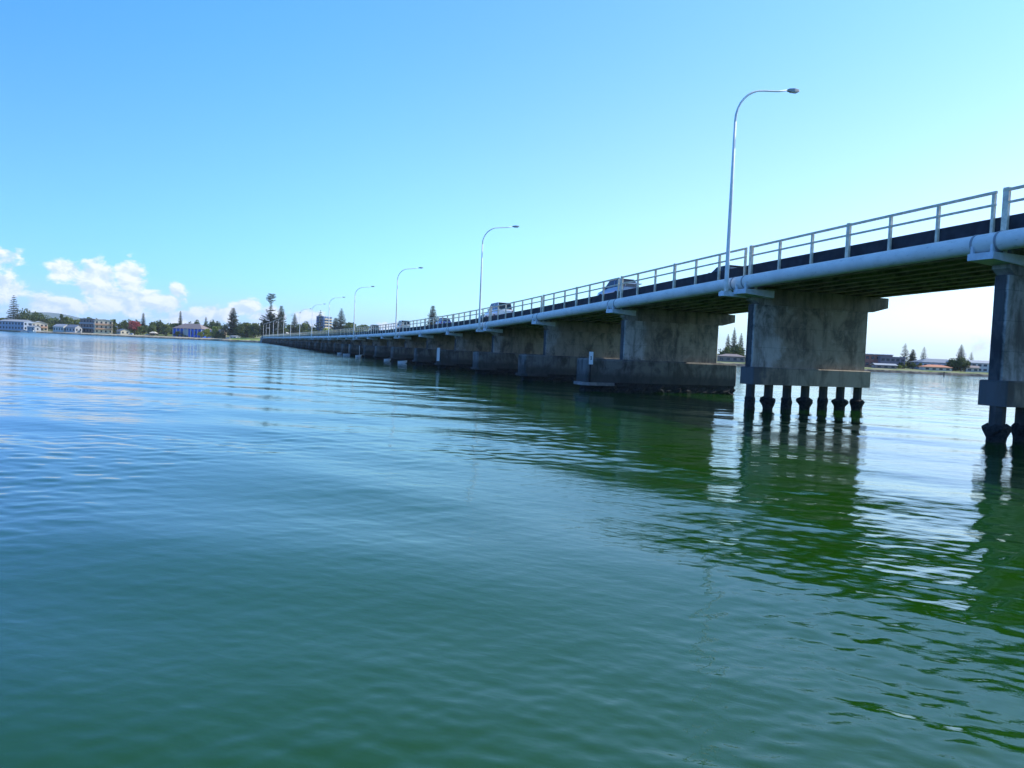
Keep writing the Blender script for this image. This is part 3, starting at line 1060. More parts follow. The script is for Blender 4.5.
channel_mark(2, -3.1, -1.02, 0.70, 2.25, 0.32, 0.95, 'white channel board with a black numeral, on the third pier footing', True)
channel_mark(5, -2.5, -0.96, 0.70, 2.0, 0.36, 1.75, 'tall narrow white board without numeral, on a footing further along', False)

# ------------------------------------------------------------------ small moored dinghies by the far piers
def dinghy(label, px, Y, L, rz, mast):
    c = empty('dinghy', (at(px, Y), Y, 0.0), rz)
    mb = MB()
    hw = L * 0.2
    rings = []
    for t_, q, zk in ((0.0, 0.72, 0.0), (0.3, 1.0, -0.08), (0.65, 0.85, -0.05), (0.9, 0.4, 0.06), (1.0, 0.04, 0.2)):
        x = -L / 2 + L * t_
        zt = 0.34 + 0.16 * t_ ** 2
        rings.append([(x, -hw * q, zt), (x, -hw * q * 0.7, zk), (x, hw * q * 0.7, zk), (x, hw * q, zt)])
    mb.loft(rings, True, True)
    mb.build('hull', paint('hull_white', (0.8, 0.8, 0.8), 0.35), c)
    mb = MB()
    mb.box(-L * 0.05, L * 0.05, -hw * 0.85, hw * 0.85, 0.36, 0.40)
    mb.build('thwart', paint('thwart_grey', (0.45, 0.45, 0.42)), c)
    if mast:
        mb = MB()
        mb.tube([(L * 0.12, 0, 0.3), (L * 0.12, 0, mast)], 0.045, 8)
        mb.build('mast', M['galv'], c)
    tag(c, label, 'dinghy', 'small white dinghies moored by the bridge')


dinghy('white dinghy with short mast, the left of the two masted ones', 348, 176, 2.2, 0.2, 2.6)
dinghy('white dinghy with short mast, the right of the two masted ones', 359, 162, 1.3, 0.5, 2.4)
dinghy('small mastless white dinghy, leftmost of the dinghies by the piers', 340, 190, 1.2, 0.3, 0)
dinghy('mastless white dinghy in the middle of the dinghy row', 388, 134, 1.2, 0.4, 0)
dinghy('mastless white dinghy nearest the camera, below the pale wagon', 403, 122, 1.5, 0.15, 0)

# a dark marker pile standing in the right-hand channel
mk = empty('channel_pile', (at(944.5, 262), 262, 0))
mb = MB()
mb.tube([(0, 0, -1.2), (0, 0, 1.35)], 0.19, 10)
mb.build('pile', M['dark'], mk)
mb = MB()
mb.tube([(0, 0, 1.355), (0, 0, 1.7)], [0.24, 0.05], 10)
mb.build('cone_top', M['dark'], mk)
tag(mk, 'dark marker pile standing alone in the water between two piers', 'marker')

# ------------------------------------------------------------------ trees
def leaf_cards(mb, cx, cy, cz, r, n, size, rnd, flat=0.8):
    for _ in range(n):
        while True:
            x, y, z = rnd.uniform(-1, 1), rnd.uniform(-1, 1), rnd.uniform(-1, 1)
            d = x * x + y * y + z * z
            if 0.12 < d <= 1:
                break
        p = Vector((cx + x * r, cy + y * r, cz + z * r * flat))
        a = Vector((rnd.gauss(0, 1), rnd.gauss(0, 1), rnd.gauss(0, 1))).normalized()
        b_ = a.cross(Vector((rnd.gauss(0, 1), rnd.gauss(0, 1), rnd.gauss(0, 1)))).normalized()
        s_ = size * rnd.uniform(0.6, 1.3)
        mb.quad(p - a * s_ * 0.5, p + b_ * s_ * 0.32, p + a * s_ * 0.5, p - b_ * s_ * 0.32)


def make_leafy(h, wdt, leafm, seed, trunk_h=0.28, nclump=22, nleaf=85, size=0.75):
    rnd = random.Random(seed)
    c = empty('shore_tree')
    mb = MB()
    tr = h * 0.028
    top = Vector((rnd.uniform(-0.3, 0.3), 0, h * 0.62))
    mb.tube([(0, 0, -0.4), (0.05, 0, h * trunk_h * 0.6), tuple(top)], [tr * 1.4, tr, tr * 0.3], 8)
    cl = []
    for i in range(nclump):
        a = rnd.uniform(0, 6.283)
        t_ = rnd.random()
        zc = h * (trunk_h + (1 - trunk_h) * (0.12 + 0.72 * t_))
        prof = math.sin(math.pi * min(1, 0.25 + 0.68 * t_)) ** 0.8
        rr_ = wdt * 0.5 * prof * math.sqrt(rnd.random()) * 0.82
        r = wdt * rnd.uniform(0.12, 0.22)
        cl.append((math.cos(a) * rr_, math.sin(a) * rr_, zc, r))
    for (x, y, z, r) in cl[:8]:
        s0 = Vector((0, 0, h * trunk_h * rnd.uniform(0.8, 1.4)))
        mb.tube([tuple(s0), (x * 0.5, y * 0.5, (s0.z + z) / 2 + 0.2), (x, y, z)], [tr * 0.55, tr * 0.4, tr * 0.15], 5)
    mb.build('trunk', M['bark'], c)
    mb = MB()
    for (x, y, z, r) in cl:
        leaf_cards(mb, x, y, z, r, nleaf, size, rnd)
    mb.build('crown', leafm, c)
    return c


def make_pine(h, prof, seed, whorls=17, per=7, dens=1.0, droop=0.12, leafm=None):
    """Norfolk pine: straight trunk with level whorls of branches; prof(t) gives the branch length at height t"""
    rnd = random.Random(seed)
    c = empty('norfolk_pine')
    mb = MB()
    mb.tube([(0, 0, -0.5), (0, 0, h * 0.5), (0, 0, h * 0.985)], [h * 0.016, h * 0.010, h * 0.002], 8)
    lv = MB()
    for i in range(whorls):
        t_ = 0.10 + 0.88 * i / (whorls - 1)
        L = prof(t_) * rnd.uniform(0.88, 1.1)
        if L <= 0.05:
            continue
        a0 = rnd.uniform(0, 6.283)
        for j in range(per):
            if rnd.random() > dens:
                continue
            a = a0 + 6.283 * j / per + rnd.uniform(-0.15, 0.15)
            d = Vector((math.cos(a), math.sin(a), 0))
            side = Vector((-d.y, d.x, 0))
            l_ = L * rnd.uniform(0.72, 1.12)
            z0 = h * t_
            pts = [Vector((0, 0, z0)) + d * (l_ * q) + Vector((0, 0, l_ * (-droop * q + 0.30 * q * q))) for q in (0, 0.35, 0.7, 1.0)]
            mb.tube([tuple(p) for p in pts], [h * 0.003, h * 0.0025, h * 0.0018, 0.03], 4, False, False)
            n = max(5, int(l_ * 3.6))
            for q in range(n):
                u = 0.18 + 0.86 * (q + rnd.random()) / n
                p = Vector((0, 0, z0)) + d * (l_ * u) + Vector((0, 0, l_ * (-droop * u + 0.30 * u * u)))
                wd = l_ * 0.24 * (1.15 - 0.6 * u) + 0.18
                for sgn in (-1, 1):
                    e = side * (sgn * wd * rnd.uniform(0.6, 1.2)) + d * wd * 0.55 + Vector((0, 0, rnd.uniform(0.0, 0.45) * wd + 0.06))
                    t2 = Vector((0, 0, 1)).cross(e).normalized() * wd * 0.30 + Vector((0, 0, rnd.uniform(-0.16, 0.16)))
                    lv.quad(p - t2 * 0.6, p + e * 0.55 - t2, p + e, p + e * 0.55 + t2)
                    up = Vector((rnd.uniform(-0.2, 0.2), rnd.uniform(-0.2, 0.2), wd * 0.55 + 0.12))
                    lv.quad(p - side * 0.12, p + side * 0.12, p + up + side * 0.07, p + up - side * 0.07)
    mb.build('trunk', M['bark'], c)
    lv.build('crown', leafm or M['leaf_pine'], c)
    return c


def cone(a, b_=0.02, pw=0.85):
    return lambda t_: a * max(0.0, (1.02 - t_)) ** pw + b_


def odd_profile(t_):
    # old pine: wide lower tiers, thin middle, small round tuft on top
    if t_ < 0.50:
        return 8.0 - 6.5 * abs(t_ - 0.30)
    if t_ < 0.80:
        return 3.6 if t_ < 0.64 else 1.5
    return 3.4 * math.sqrt(max(0, 1 - ((t_ - 0.895) / 0.11) ** 2))


P_CONE = make_pine(20, cone(4.8), 1, 25, 8, 0.9)
P_NARROW = make_pine(20, cone(3.0, 0.15, 0.65), 2, 27, 8, 0.9)
P_OPEN = make_pine(20, cone(5.2, 0.15, 0.75), 3, 17, 7, 0.82)
P_FAT = make_pine(20, lambda t_: 5.0 * max(0, 1.03 - t_) ** 0.55, 4, 26, 9, 0.9)
P_ODD = make_pine(33, odd_profile, 5, 38, 8, 0.6)
L_ROUND = make_leafy(10, 9, M['leaf_mid'], 11)
L_DARK = make_leafy(10, 10, M['leaf_dark'], 12, 0.2, 26)
L_WIDE = make_leafy(8, 13, M['leaf_dark'], 13, 0.22, 30)
L_LIGHT = make_leafy(6, 8, M['leaf_light'], 14, 0.12, 20, 90, 0.6)
L_PINK = make_leafy(6, 7, M['leaf_pink'], 15, 0.3, 18, 80, 0.5)
L_TALL = make_leafy(14, 4.5, M['leaf_dark'], 16, 0.12, 26)
L_SPARSE = make_leafy(14, 9, M['leaf_pine'], 17, 0.35, 16, 60, 0.7)
used = {}


def put_tree(proto, px, top_py, Y, label, cat, group, ground=2.0, sx=1.0, native=None):
    """stand a tree so that its own height reaches the given line; copies after the first"""
    base_h = {P_CONE: 20, P_NARROW: 20, P_OPEN: 20, P_FAT: 20, P_ODD: 33, L_ROUND: 9.4, L_DARK: 9.4, L_WIDE: 7.6, L_LIGHT: 5.7, L_PINK: 5.6, L_TALL: 13.2, L_SPARSE: 13.0}[proto]
    hgt = zat(px, top_py, Y) - ground
    o = copy_tree(proto) if used.get(proto.name) else proto
    used[proto.name] = True
    o.location = (at(px, Y), Y, ground)
    s_ = hgt / base_h
    o.scale = (s_ * sx, s_ * sx, s_)
    o.rotation_euler = (0, 0, random.uniform(0, 6.28))
    tag(o, label, cat, group)
    return o


GP = 'norfolk pines on the far shores'
GT = 'broad trees on the far shores'
PT = [
    (P_OPEN, 13.5, 295.5, 745, 'tall open tiered pine behind the blue grey boathouse, far left', 2.6),
    (P_NARROW, 143, 313, 720, 'narrow pine just right of the pink flowering tree', 2.6, 1.15),
    (P_NARROW, 180, 311, 735, 'slim pointed pine rising behind the left end of the blue building', 2.8, 0.9),
    (P_NARROW, 205.5, 317, 800, 'small far pine peeking over the brown roof of the blue building', 3.2),
    (P_FAT, 232.5, 308, 700, 'big dense pine standing left of the grassy bank', 2.4, 1.0),
    (P_ODD, 270, 293.5, 690, 'tallest pine, bare in the middle with round tuft, at the bridge end', 2.4),
    (P_FAT, 280.5, 306, 715, 'pine immediately right of the tallest pine at the bridge end', 2.6, 0.8),
    (P_CONE, 294, 313.5, 730, 'cone shaped pine between the tall pair and the apartment tower', 2.8, 1.15),
    (P_OPEN, 319.5, 310.5, 790, 'sparse pine touching the left side of the apartment tower', 3.2, 0.85),
    (P_CONE, 340.5, 308.5, 740, 'broad cone shaped pine right of the apartment tower', 3.0, 1.35),
    (P_FAT, 335, 318, 790, 'lower pine between the tower and the broad cone pine', 3.0, 1.2),
    (P_FAT, 431.5, 306, 900, 'lone open pine seen above the railing right of the third lamp', 3.5, 0.85),
    (P_CONE, 733, 327.5, 380, 'pine seen in the gap left of the first full pier', 2.0, 0.75),
    (P_CONE, 727, 334, 390, 'smaller pine left in the same gap between the piers', 2.0, 0.9),
    (P_CONE, 740, 333, 400, 'pine partly cut by the pier edge in the narrow gap', 2.0, 0.9),
    (P_OPEN, 904, 343.5, 372, 'thin pine right of the red brick building, right shore', 2.0, 1.05),
    (P_FAT, 912, 349.5, 378, 'second pine right of the red brick building, bushier and lower', 2.0, 1.15),
    (P_OPEN, 923, 347, 420, 'faint sparse pine left of the orange roofed pavilion', 2.0, 0.95),
    (P_CONE, 960, 344.5, 368, 'tallest pine of the right shore, above a dark clump', 2.0, 1.35),
    (P_OPEN, 970.5, 352, 400, 'small thin pine right of the tallest right shore pine', 2.0, 0.9),
]
for a in PT:
    put_tree(a[0], a[1], a[2], a[3], a[4], 'pine tree', GP, a[5], a[6] if len(a) > 6 else 1.0)
TT = [
    (L_WIDE, 28, 311, 770, 'wide dark tree crown directly behind the blue grey boathouse', 2.6, 1.0),
    (L_WIDE, 40, 315, 765, 'rounded dark tree behind the cream wing of the boathouse', 2.6, 0.9),
    (L_ROUND, 4, 318, 770, 'green tree at the left frame edge behind the boathouse', 2.6, 1.1),
    (L_TALL, 61.5, 313, 740, 'dark upright tree rising above the low white house', 2.6, 0.9),
    (L_ROUND, 68, 317, 745, 'lighter green tree right of the dark upright tree', 2.6, 0.9),
    (L_ROUND, 76, 320, 750, 'green tree behind the low white house, its right end', 2.6, 1.2),
    (L_ROUND, 87, 317.5, 760, 'green tree top showing above the grey part of the apartments', 2.6, 1.0),
    (L_DARK, 52, 325, 712, 'dark round bush between boathouse and low white house', 2.2, 1.0),
    (L_LIGHT, 111, 320, 720, 'yellow green tree at the right end of the apartments', 2.4, 0.9),
    (L_TALL, 114.5, 318.5, 712, 'dark narrow tree in front of the yellow green tree', 2.4, 0.8),
    (L_DARK, 124, 320.5, 725, 'dark rounded tree left of the pink flowering tree', 2.4, 1.0),
    (L_PINK, 134.5, 321.5, 712, 'small tree with a pinkish red crown on the left shore', 2.4, 1.0),
    (L_ROUND, 141, 326, 706, 'green bush below the narrow pine beside the pink tree', 2.2, 1.2),
    (L_DARK, 158, 320.5, 720, 'broad dark tree left of the blue building', 2.4, 1.0),
    (L_ROUND, 152, 325, 708, 'mid green bush before the broad dark tree', 2.2, 1.2),
    (L_ROUND, 166, 324.5, 716, 'green tree touching the blue building on its left', 2.2, 1.3),
    (L_ROUND, 174, 323.5, 735, 'pale green tree behind the left corner of the blue building', 2.4, 1.2),
    (L_DARK, 195, 320.5, 770, 'dark tree top above the middle of the brown roof', 3.0, 0.8),
    (L_DARK, 211, 320.5, 770, 'dark tree top above the right end of the brown roof', 3.0, 0.9),
    (L_DARK, 219, 322, 760, 'dark tree further right behind the small cream house', 3.0, 1.0),
    (L_LIGHT, 206.5, 329, 690, 'round yellow green bush in front of the blue building', 2.0, 1.15),
    (L_LIGHT, 215, 327, 700, 'taller yellow green shrub right of the round yellow bush', 2.0, 0.8),
    (L_SPARSE, 225, 325, 704, 'loose grey green tree left of the big dense pine', 2.0, 1.0),
    (L_DARK, 240, 323, 700, 'dark tree leaning on the right of the big dense pine', 2.2, 1.0),
    (L_ROUND, 246, 323, 712, 'first of two green trees on the grassy bank', 2.2, 1.2),
    (L_ROUND, 254, 323.5, 704, 'second tree on the grassy bank, nearer the bridge', 2.2, 1.1),
    (L_DARK, 262, 322, 706, 'dark tree under the lamps where the bridge lands', 2.2, 1.0),
    (L_ROUND, 302, 323.5, 760, 'green tree left of the white domed roof', 2.8, 1.0),
    (L_DARK, 308, 322.5, 790, 'dark tree showing over the white domed roof', 3.0, 0.9),
    (L_ROUND, 350, 323, 770, 'green tree right under the broad cone pine', 3.0, 1.2),
    (L_ROUND, 362, 325, 800, 'green tree left of the dark grey wagon, beyond the bridge', 3.0, 1.2),
    (L_ROUND, 290, 325, 770, 'green tree under the cone shaped pine beyond the lamps', 3.0, 1.1),
    (L_DARK, 872.5, 355.5, 400, 'dark tree top above the left end of the red brick building', 2.0, 0.9),
    (L_DARK, 900, 358, 366, 'dark leafy tree at the right corner of the red brick building', 2.0, 1.0),
    (L_LIGHT, 899, 365, 346, 'yellow green shrub on the right shore bank below the thin pine', 1.7, 1.1),
    (L_DARK, 913, 362, 352, 'dark tree below the bushier pine of the right shore', 1.7, 1.1),
    (L_ROUND, 920, 363, 350, 'mid green tree left of the orange roofed pavilion', 1.7, 1.0),
    (L_DARK, 953, 359, 350, 'dark clump left of the tallest right shore pine trunk', 1.7, 1.2),
    (L_DARK, 961, 357, 346, 'dark clump in front of the tallest right shore pine', 1.7, 1.2),
    (L_DARK, 968, 362, 352, 'dark clump right of the tallest right shore pine', 1.7, 1.0),
    (L_DARK, 735, 345, 372, 'dark tree low in the gap left of the first full pier', 1.8, 1.2),
    (L_DARK, 725, 348, 366, 'dark tree at the left of the narrow pier gap', 1.8, 1.1),
]
for a in TT:
    put_tree(a[0], a[1], a[2], a[3], a[4], 'tree', GT, a[5], a[6])


# rows of garden bushes filling the shores
B1 = make_leafy(4, 4.6, M['leaf_mid'], 31, 0.08, 14, 60, 0.55)
B2 = make_leafy(4, 4.2, M['leaf_dark'], 32, 0.08, 14, 60, 0.55)
B3 = make_leafy(4, 4.8, M['leaf_light'], 33, 0.08, 14, 60, 0.55)
_bp = [B1, B2, B3]
_bu = set()
rb = random.Random(21)


def bush(px, Y, top, ground, wide, label, group):
    q = rb.choice((0, 0, 1, 1, 1, 2))
    o = copy_tree(_bp[q]) if q in _bu else _bp[q]
    _bu.add(q)
    o.name = 'shore_tree' if 'tree' in label else 'bush'
    hgt = max(1.6, zat(px, top, Y) - ground)
    s_ = hgt / 3.9
    o.location = (at(px, Y), Y, ground)
    o.scale = (s_ * wide, s_ * wide, s_)
    o.rotation_euler = (0, 0, rb.uniform(0, 6.28))
    tag(o, label, 'tree' if 'tree' in label else 'bush', group)


for i in range(58):
    px = rb.uniform(46, 229)
    front = i % 2 == 0
    Y = (rb.uniform(26, 40) if front else rb.uniform(60, 100)) + float(np.interp(px, [0, 60, 140, 235, 262], [728, 702, 686, 668, 650]))
    bush(px, Y, H(px) - (rb.uniform(3.5, 6.5) if front else rb.uniform(8, 12.5)), 1.9 if front else 2.4, rb.uniform(0.9, 1.6),
         'leafy bush among the houses on the left shore', 'bushes along the left shore')
for i in range(34):
    px = rb.uniform(46, 262)
    Y = rb.uniform(95, 150) + float(np.interp(px, [0, 60, 140, 235, 262], [728, 702, 686, 668, 650]))
    bush(px, Y, H(px) - rb.uniform(8.5, 13.5), 2.8, rb.uniform(0.9, 1.5), 'green tree in the row behind the left shore houses', 'tree row behind the left shore')
for i in range(26):
    px = rb.uniform(280, 430)
    Y = rb.uniform(735, 800)
    bush(px, Y, H(px) - rb.uniform(10, 14.5), 2.6, rb.uniform(1.0, 1.7), 'leafy bush rising behind the far end of the bridge', 'bushes beyond the bridge end')
for i in range(30):
    px = rb.uniform(868, 990) if i < 24 else rb.uniform(718, 745)
    Y = rb.uniform(352, 392)
    bush(px, Y, H(px) - rb.uniform(1.5, 6.5), 1.7, rb.uniform(0.9, 1.5), 'leafy bush on the right shore under the deck', 'bushes along the right shore')


# ------------------------------------------------------------------ buildings
def windows(parent, wall, n, z0, z1, width, depth, ww, m=None, name='window'):
    """row of recessed-looking panes on a wall: 'front' (-y) or 'side' (+x)"""
    for i in range(n):
        mb = MB()
        if wall == 'front':
            cx = -width / 2 + width * (i + 0.5) / n
            mb.box(cx - ww / 2, cx + ww / 2, -depth / 2 - 0.06, -depth / 2 + 0.04, z0, z1)
        else:
            cy = -depth / 2 + depth * (i + 0.5) / n
            mb.box(width / 2 - 0.04, width / 2 + 0.06, cy - ww / 2, cy + ww / 2, z0, z1)
        mb.build(name, m or M['glass'], parent)


def house(name, label, cat, px, Y, ground, wdt, dep, hgt, roof_h, wallm, roofm, rz=-0.5, floors=1, nf=4, ns=2, over=0.5, hip=False, group=None, ww=1.4):
    c = empty(name, (at(px, Y), Y, ground), rz)
    mb = MB()
    mb.box(-wdt / 2, wdt / 2, -dep / 2, dep / 2, -1.0, hgt)
    if roof_h > 0 and not hip:               # gable walls, ridge along x
        for sx in (-1, 1):
            x = sx * wdt / 2
            mb.v += [(x, -dep / 2, hgt), (x, dep / 2, hgt), (x, 0, hgt + roof_h)]
            n_ = len(mb.v)
            mb.face((n_ - 3, n_ - 2, n_ - 1) if sx > 0 else (n_ - 2, n_ - 3, n_ - 1))
    mb.build('wall', wallm, c)
    mb = MB()
    w2, d2 = wdt / 2 + over, dep / 2 + over
    if roof_h > 0:
        e = 0 if not hip else min(w2, d2)
        dz = roof_h * over / (dep / 2)
        rl, rr_ = -w2 + e, w2 - e
        zb, zt = hgt - dz + 0.03, hgt + roof_h + 0.03
        th = 0.16
        for sgn in (-1, 1):
            a = [(-w2, sgn * d2, zb), (w2, sgn * d2, zb), (rr_, 0, zt), (rl, 0, zt)]
            if sgn > 0:
                a = [a[1], a[0], a[3], a[2]]
            mb.hexa(a, [(p[0], p[1], p[2] + th) for p in a])
        if hip:
            for sgn in (-1, 1):
                a = [(sgn * w2, -d2, zb), (sgn * w2, d2, zb), (sgn * (w2 - e), 0, zt)]
                b0 = len(mb.v)
                mb.v += a + [(p[0], p[1], p[2] + th) for p in a]
                mb.face((b0 + 3, b0 + 4, b0 + 5) if sgn > 0 else (b0 + 4, b0 + 3, b0 + 5))
    else:
        mb.box(-w2, w2, -d2, d2, hgt + 0.003, hgt + 0.35)
    mb.build('roof', roofm, c)
    fh = hgt / floors
    for f_ in range(floors):
        z0 = f_ * fh + fh * 0.30
        windows(c, 'front', nf, z0, z0 + fh * 0.45, wdt, dep, ww)
        if ns:
            windows(c, 'side', ns, z0, z0 + fh * 0.45, wdt, dep, ww)
    return tag(c, label, cat, group)


def balconies(c, wall, floors, fh, wdt, dep, m, zfirst=1):
    for f_ in range(zfirst, floors):
        z = f_ * fh
        mb = MB()
        if wall == 'side':
            mb.box(wdt / 2 + 0.07, wdt / 2 + 1.6, -dep / 2 + 0.4, dep / 2 - 0.4, z - 0.2, z)
            mb.box(wdt / 2 + 1.5, wdt / 2 + 1.6, -dep / 2 + 0.4, dep / 2 - 0.4, z + 0.003, z + 1.0)
        else:
            mb.box(-wdt / 2 + 0.4, wdt / 2 - 0.4, -dep / 2 - 1.6, -dep / 2 - 0.07, z - 0.2, z)
            mb.box(-wdt / 2 + 0.4, wdt / 2 - 0.4, -dep / 2 - 1.6, -dep / 2 - 1.5, z + 0.003, z + 1.0)
        mb.build('balcony', m, c)


W_BLUEGREY = paint('wall_blue_grey', (0.34, 0.40, 0.50))
W_CREAM = paint('wall_cream', (0.66, 0.56, 0.42))
W_WHITE = paint('wall_white', (0.62, 0.60, 0.55))
W_GREY = paint('wall_grey', (0.42, 0.43, 0.45))
W_BROWN = paint('wall_brown', (0.26, 0.19, 0.16))
W_BRICK = paint('wall_brick', (0.36, 0.13, 0.085))
W_BLUE = paint('wall_bright_blue', (0.02, 0.12, 0.62))
R_GREY = paint('roof_grey', (0.36, 0.37, 0.38))
R_WHITE = paint('roof_white', (0.66, 0.65, 0.62))
R_BROWN = paint('roof_brown', (0.25, 0.19, 0.17))
R_ORANGE = paint('roof_orange', (0.55, 0.20, 0.09))
R_SLATE = paint('roof_slate', (0.16, 0.19, 0.24))
R_RED = paint('roof_red', (0.40, 0.10, 0.07))
B_ORANGE = paint('balcony_terracotta', (0.62, 0.34, 0.20))
GB = 'buildings on the far shores'

house('boathouse', 'long two storey blue grey boathouse on the waterfront, far left', 'building', 17, 736, 1.6, 31, 12, 8.2, 1.8, W_BLUEGREY, R_GREY, -0.30, 2, 8, 3, group=GB, ww=1.8)
c = house('waterfront_house', 'cream two storey house with terracotta balconies right of the boathouse', 'building', 39, 722, 1.6, 9, 13, 7.0, 2.2, W_CREAM, R_WHITE, -0.85, 2, 3, 4, group=GB)
balconies(c, 'side', 2, 3.5, 9, 13, B_ORANGE)
house('boat_shed', 'low pale grey shed at the water edge before the boathouse', 'shed', 34, 713, 1.2, 11, 6, 4.2, 1.0, W_GREY, R_GREY, -0.45, 1, 2, 1, group=GB)
house('shore_house', 'low white house with grey roof between two dark trees', 'house', 62, 712, 1.8, 13, 8, 4.8, 2.3, W_WHITE, R_GREY, -0.35, 1, 4, 2, group=GB)
house('shore_house', 'low dark roofed house right of the low white house', 'house', 74, 708, 1.8, 11, 8, 4.6, 2.4, W_GREY, R_SLATE, -0.30, 1, 3, 2, group=GB)
c = house('apartment_building', 'three storey grey brown apartment block, its left half', 'building', 92, 722, 1.8, 17, 11, 13.2, 0.0, W_BROWN, R_GREY, -0.25, 3, 5, 2, group=GB)
balconies(c, 'front', 3, 4.4, 17, 11, W_GREY)
c = house('apartment_building', 'cream apartment block with stepped terracotta balconies', 'building', 103, 712, 1.8, 8, 15, 12.2, 1.0, W_CREAM, R_WHITE, -0.95, 3, 2, 4, group=GB)
balconies(c, 'side', 3, 4.07, 8, 15, B_ORANGE)
house('shore_house', 'small cream house under the dark rounded tree', 'house', 123, 706, 1.8, 9, 8, 3.4, 1.6, W_CREAM, R_SLATE, -0.7, 1, 3, 2, group=GB)
house('shore_house', 'grey house hidden behind the dark narrow tree', 'house', 117, 735, 2.2, 12, 9, 5.4, 1.8, W_GREY, R_SLATE, -0.4, 2, 3, 2, group=GB)
c = house('blue_clubhouse', 'wide bright blue building under a long brown roof', 'building', 192, 716, 2.0, 30, 14, 8.2, 4.2, W_BLUE, R_BROWN, -0.22, 1, 0, 0, 0.9, True, group=GB)
mb = MB()
for i in range(9):
    x = -15 + i * 3.75
    mb.box(x - 0.25, x + 0.25, -7.6, -7.1, -0.9, 8.0)
mb.build('column', W_WHITE, c)
windows(c, 'front', 7, 2.2, 5.6, 28, 14.0, 1.6)
mb = MB()
mb.box(-3.2, 1.0, -7.35, -6.9, -0.9, 7.2)
mb.build('entrance', W_GREY, c)
house('shore_house', 'cream house with open verandah right of the yellow bush', 'house', 219, 706, 2.0, 11, 8, 6.4, 1.6, W_CREAM, R_BROWN, -0.55, 1, 3, 3, group=GB)
house('shore_house', 'brown roofed house behind the cream verandah house', 'house', 214, 745, 3.0, 16, 10, 5.0, 2.2, W_GREY, R_BROWN, -0.3, 1, 4, 2, 0.6, True, group=GB)
house('shed', 'low grey shed below the big dense pine', 'shed', 235, 690, 1.9, 8, 5, 2.4, 0.7, W_GREY, R_GREY, -0.5, 1, 2, 1, group=GB)
# beyond the bridge end
c = house('apartment_tower', 'tall blue and white apartment tower beyond the bridge', 'building', 323.5, 900, 3.0, 11.5, 14, 29.5, 0.0, paint('wall_tower_blue', (0.12, 0.22, 0.42)), R_WHITE, -0.5, 9, 4, 3, 0.2, group=GB)
mb = MB()
mb.box(-0.7, 0.7, -7.6, -7.07, -0.5, 31.5)
mb.build('stair_panel', W_WHITE, c)
balconies(c, 'side', 9, 3.28, 11.5, 14, W_CREAM)
house('domed_hall', 'white round topped hall between cone pine and tower', 'building', 308.5, 770, 2.8, 9, 14, 6.2, 2.4, W_WHITE, R_WHITE, 0.2, 1, 3, 2, group=GB)
for (px, Y, g, wd, hh, rm, wm, lab) in [
    (284, 735, 2.6, 12, 6.2, R_WHITE, W_WHITE, 'white roofed house just right of the two tall pines'),
    (299, 742, 2.6, 14, 5.6, R_GREY, W_CREAM, 'cream house under the cone shaped pine beyond the lamps'),
    (315, 748, 2.6, 12, 5.8, R_BROWN, W_GREY, 'brown roofed house at the foot of the apartment tower'),
    (331, 750, 2.6, 15, 6.0, R_GREY, W_BROWN, 'grey roofed house right of the apartment tower foot'),
    (346, 752, 2.6, 14, 5.6, R_BROWN, W_CREAM, 'brown roofed house under the broad cone pine'),
    (361, 756, 2.6, 15, 6.2, R_SLATE, W_WHITE, 'slate roofed white house left of the dark grey wagon'),
    (386, 770, 2.6, 16, 6.0, R_WHITE, W_CREAM, 'pale roofed house seen through the railing near the third lamp')]:
    house('shore_house', lab, 'house', px, Y, g, wd, 9, hh, 2.0, wm, rm, -0.3, 1, 4, 2, 0.5, True, group=GB)
# right shore, seen under the deck
c = house('brick_building', 'red brick building with flat roof on the right shore', 'building', 872, 372, 1.9, 15, 12, 6.0, 0.0, W_BRICK, R_GREY, -0.2, 2, 6, 2, 0.3, group=GB)
house('office_building', 'blue grey two storey building joined right of the brick one', 'building', 889, 366, 1.9, 11, 10, 5.0, 0.0, paint('wall_slate_brick', (0.22, 0.17, 0.19)), R_SLATE, -0.15, 2, 5, 2, 0.3, group=GB)
house('shed', 'low grey roofed shed in front of the red brick building', 'shed', 884, 345, 1.5, 9, 5, 1.6, 0.6, W_BROWN, R_GREY, -0.1, 1, 3, 1, group=GB)
house('long_hall', 'long slate roofed hall behind the orange roofed pavilion', 'building', 936, 368, 1.8, 20, 10, 3.6, 1.6, W_BLUEGREY, R_SLATE, 0.05, 1, 6, 2, 0.5, True, group=GB)
house('pavilion', 'orange roofed pavilion near the water on the right shore', 'pavilion', 935, 344, 1.5, 11.5, 6, 1.7, 0.9, W_CREAM, R_ORANGE, -0.15, 1, 4, 1, 0.5, True, group=GB)
house('shore_house', 'white two storey house at the right shore, beside the nearest pier', 'house', 980, 352, 1.7, 9, 7, 4.2, 1.0, W_WHITE, R_GREY, -0.3, 2, 4, 2, group=GB)
house('shore_house', 'low pale house left of the white two storey house', 'house', 971, 346, 1.6, 5, 5, 2.0, 0.8, W_CREAM, R_BROWN, -0.3, 1, 2, 1, group=GB)
house('shore_house', 'low brown roofed house seen in the gap left of the first full pier', 'house', 731, 352, 1.7, 12, 7, 2.4, 1.0, W_BROWN, R_BROWN, -0.2, 1, 4, 1, 0.4, True, group=GB)

# small things along the left shore
def shore_car(px, Y, m, label):
    c = make_car(label, m, 4.4, 1.8, 1.5, 'hatch')
    c.location = (at(px, Y), Y, 1.85)
    c.rotation_euler = (0, 0, R(80))
    c['group'] = 'cars parked on the left shore'


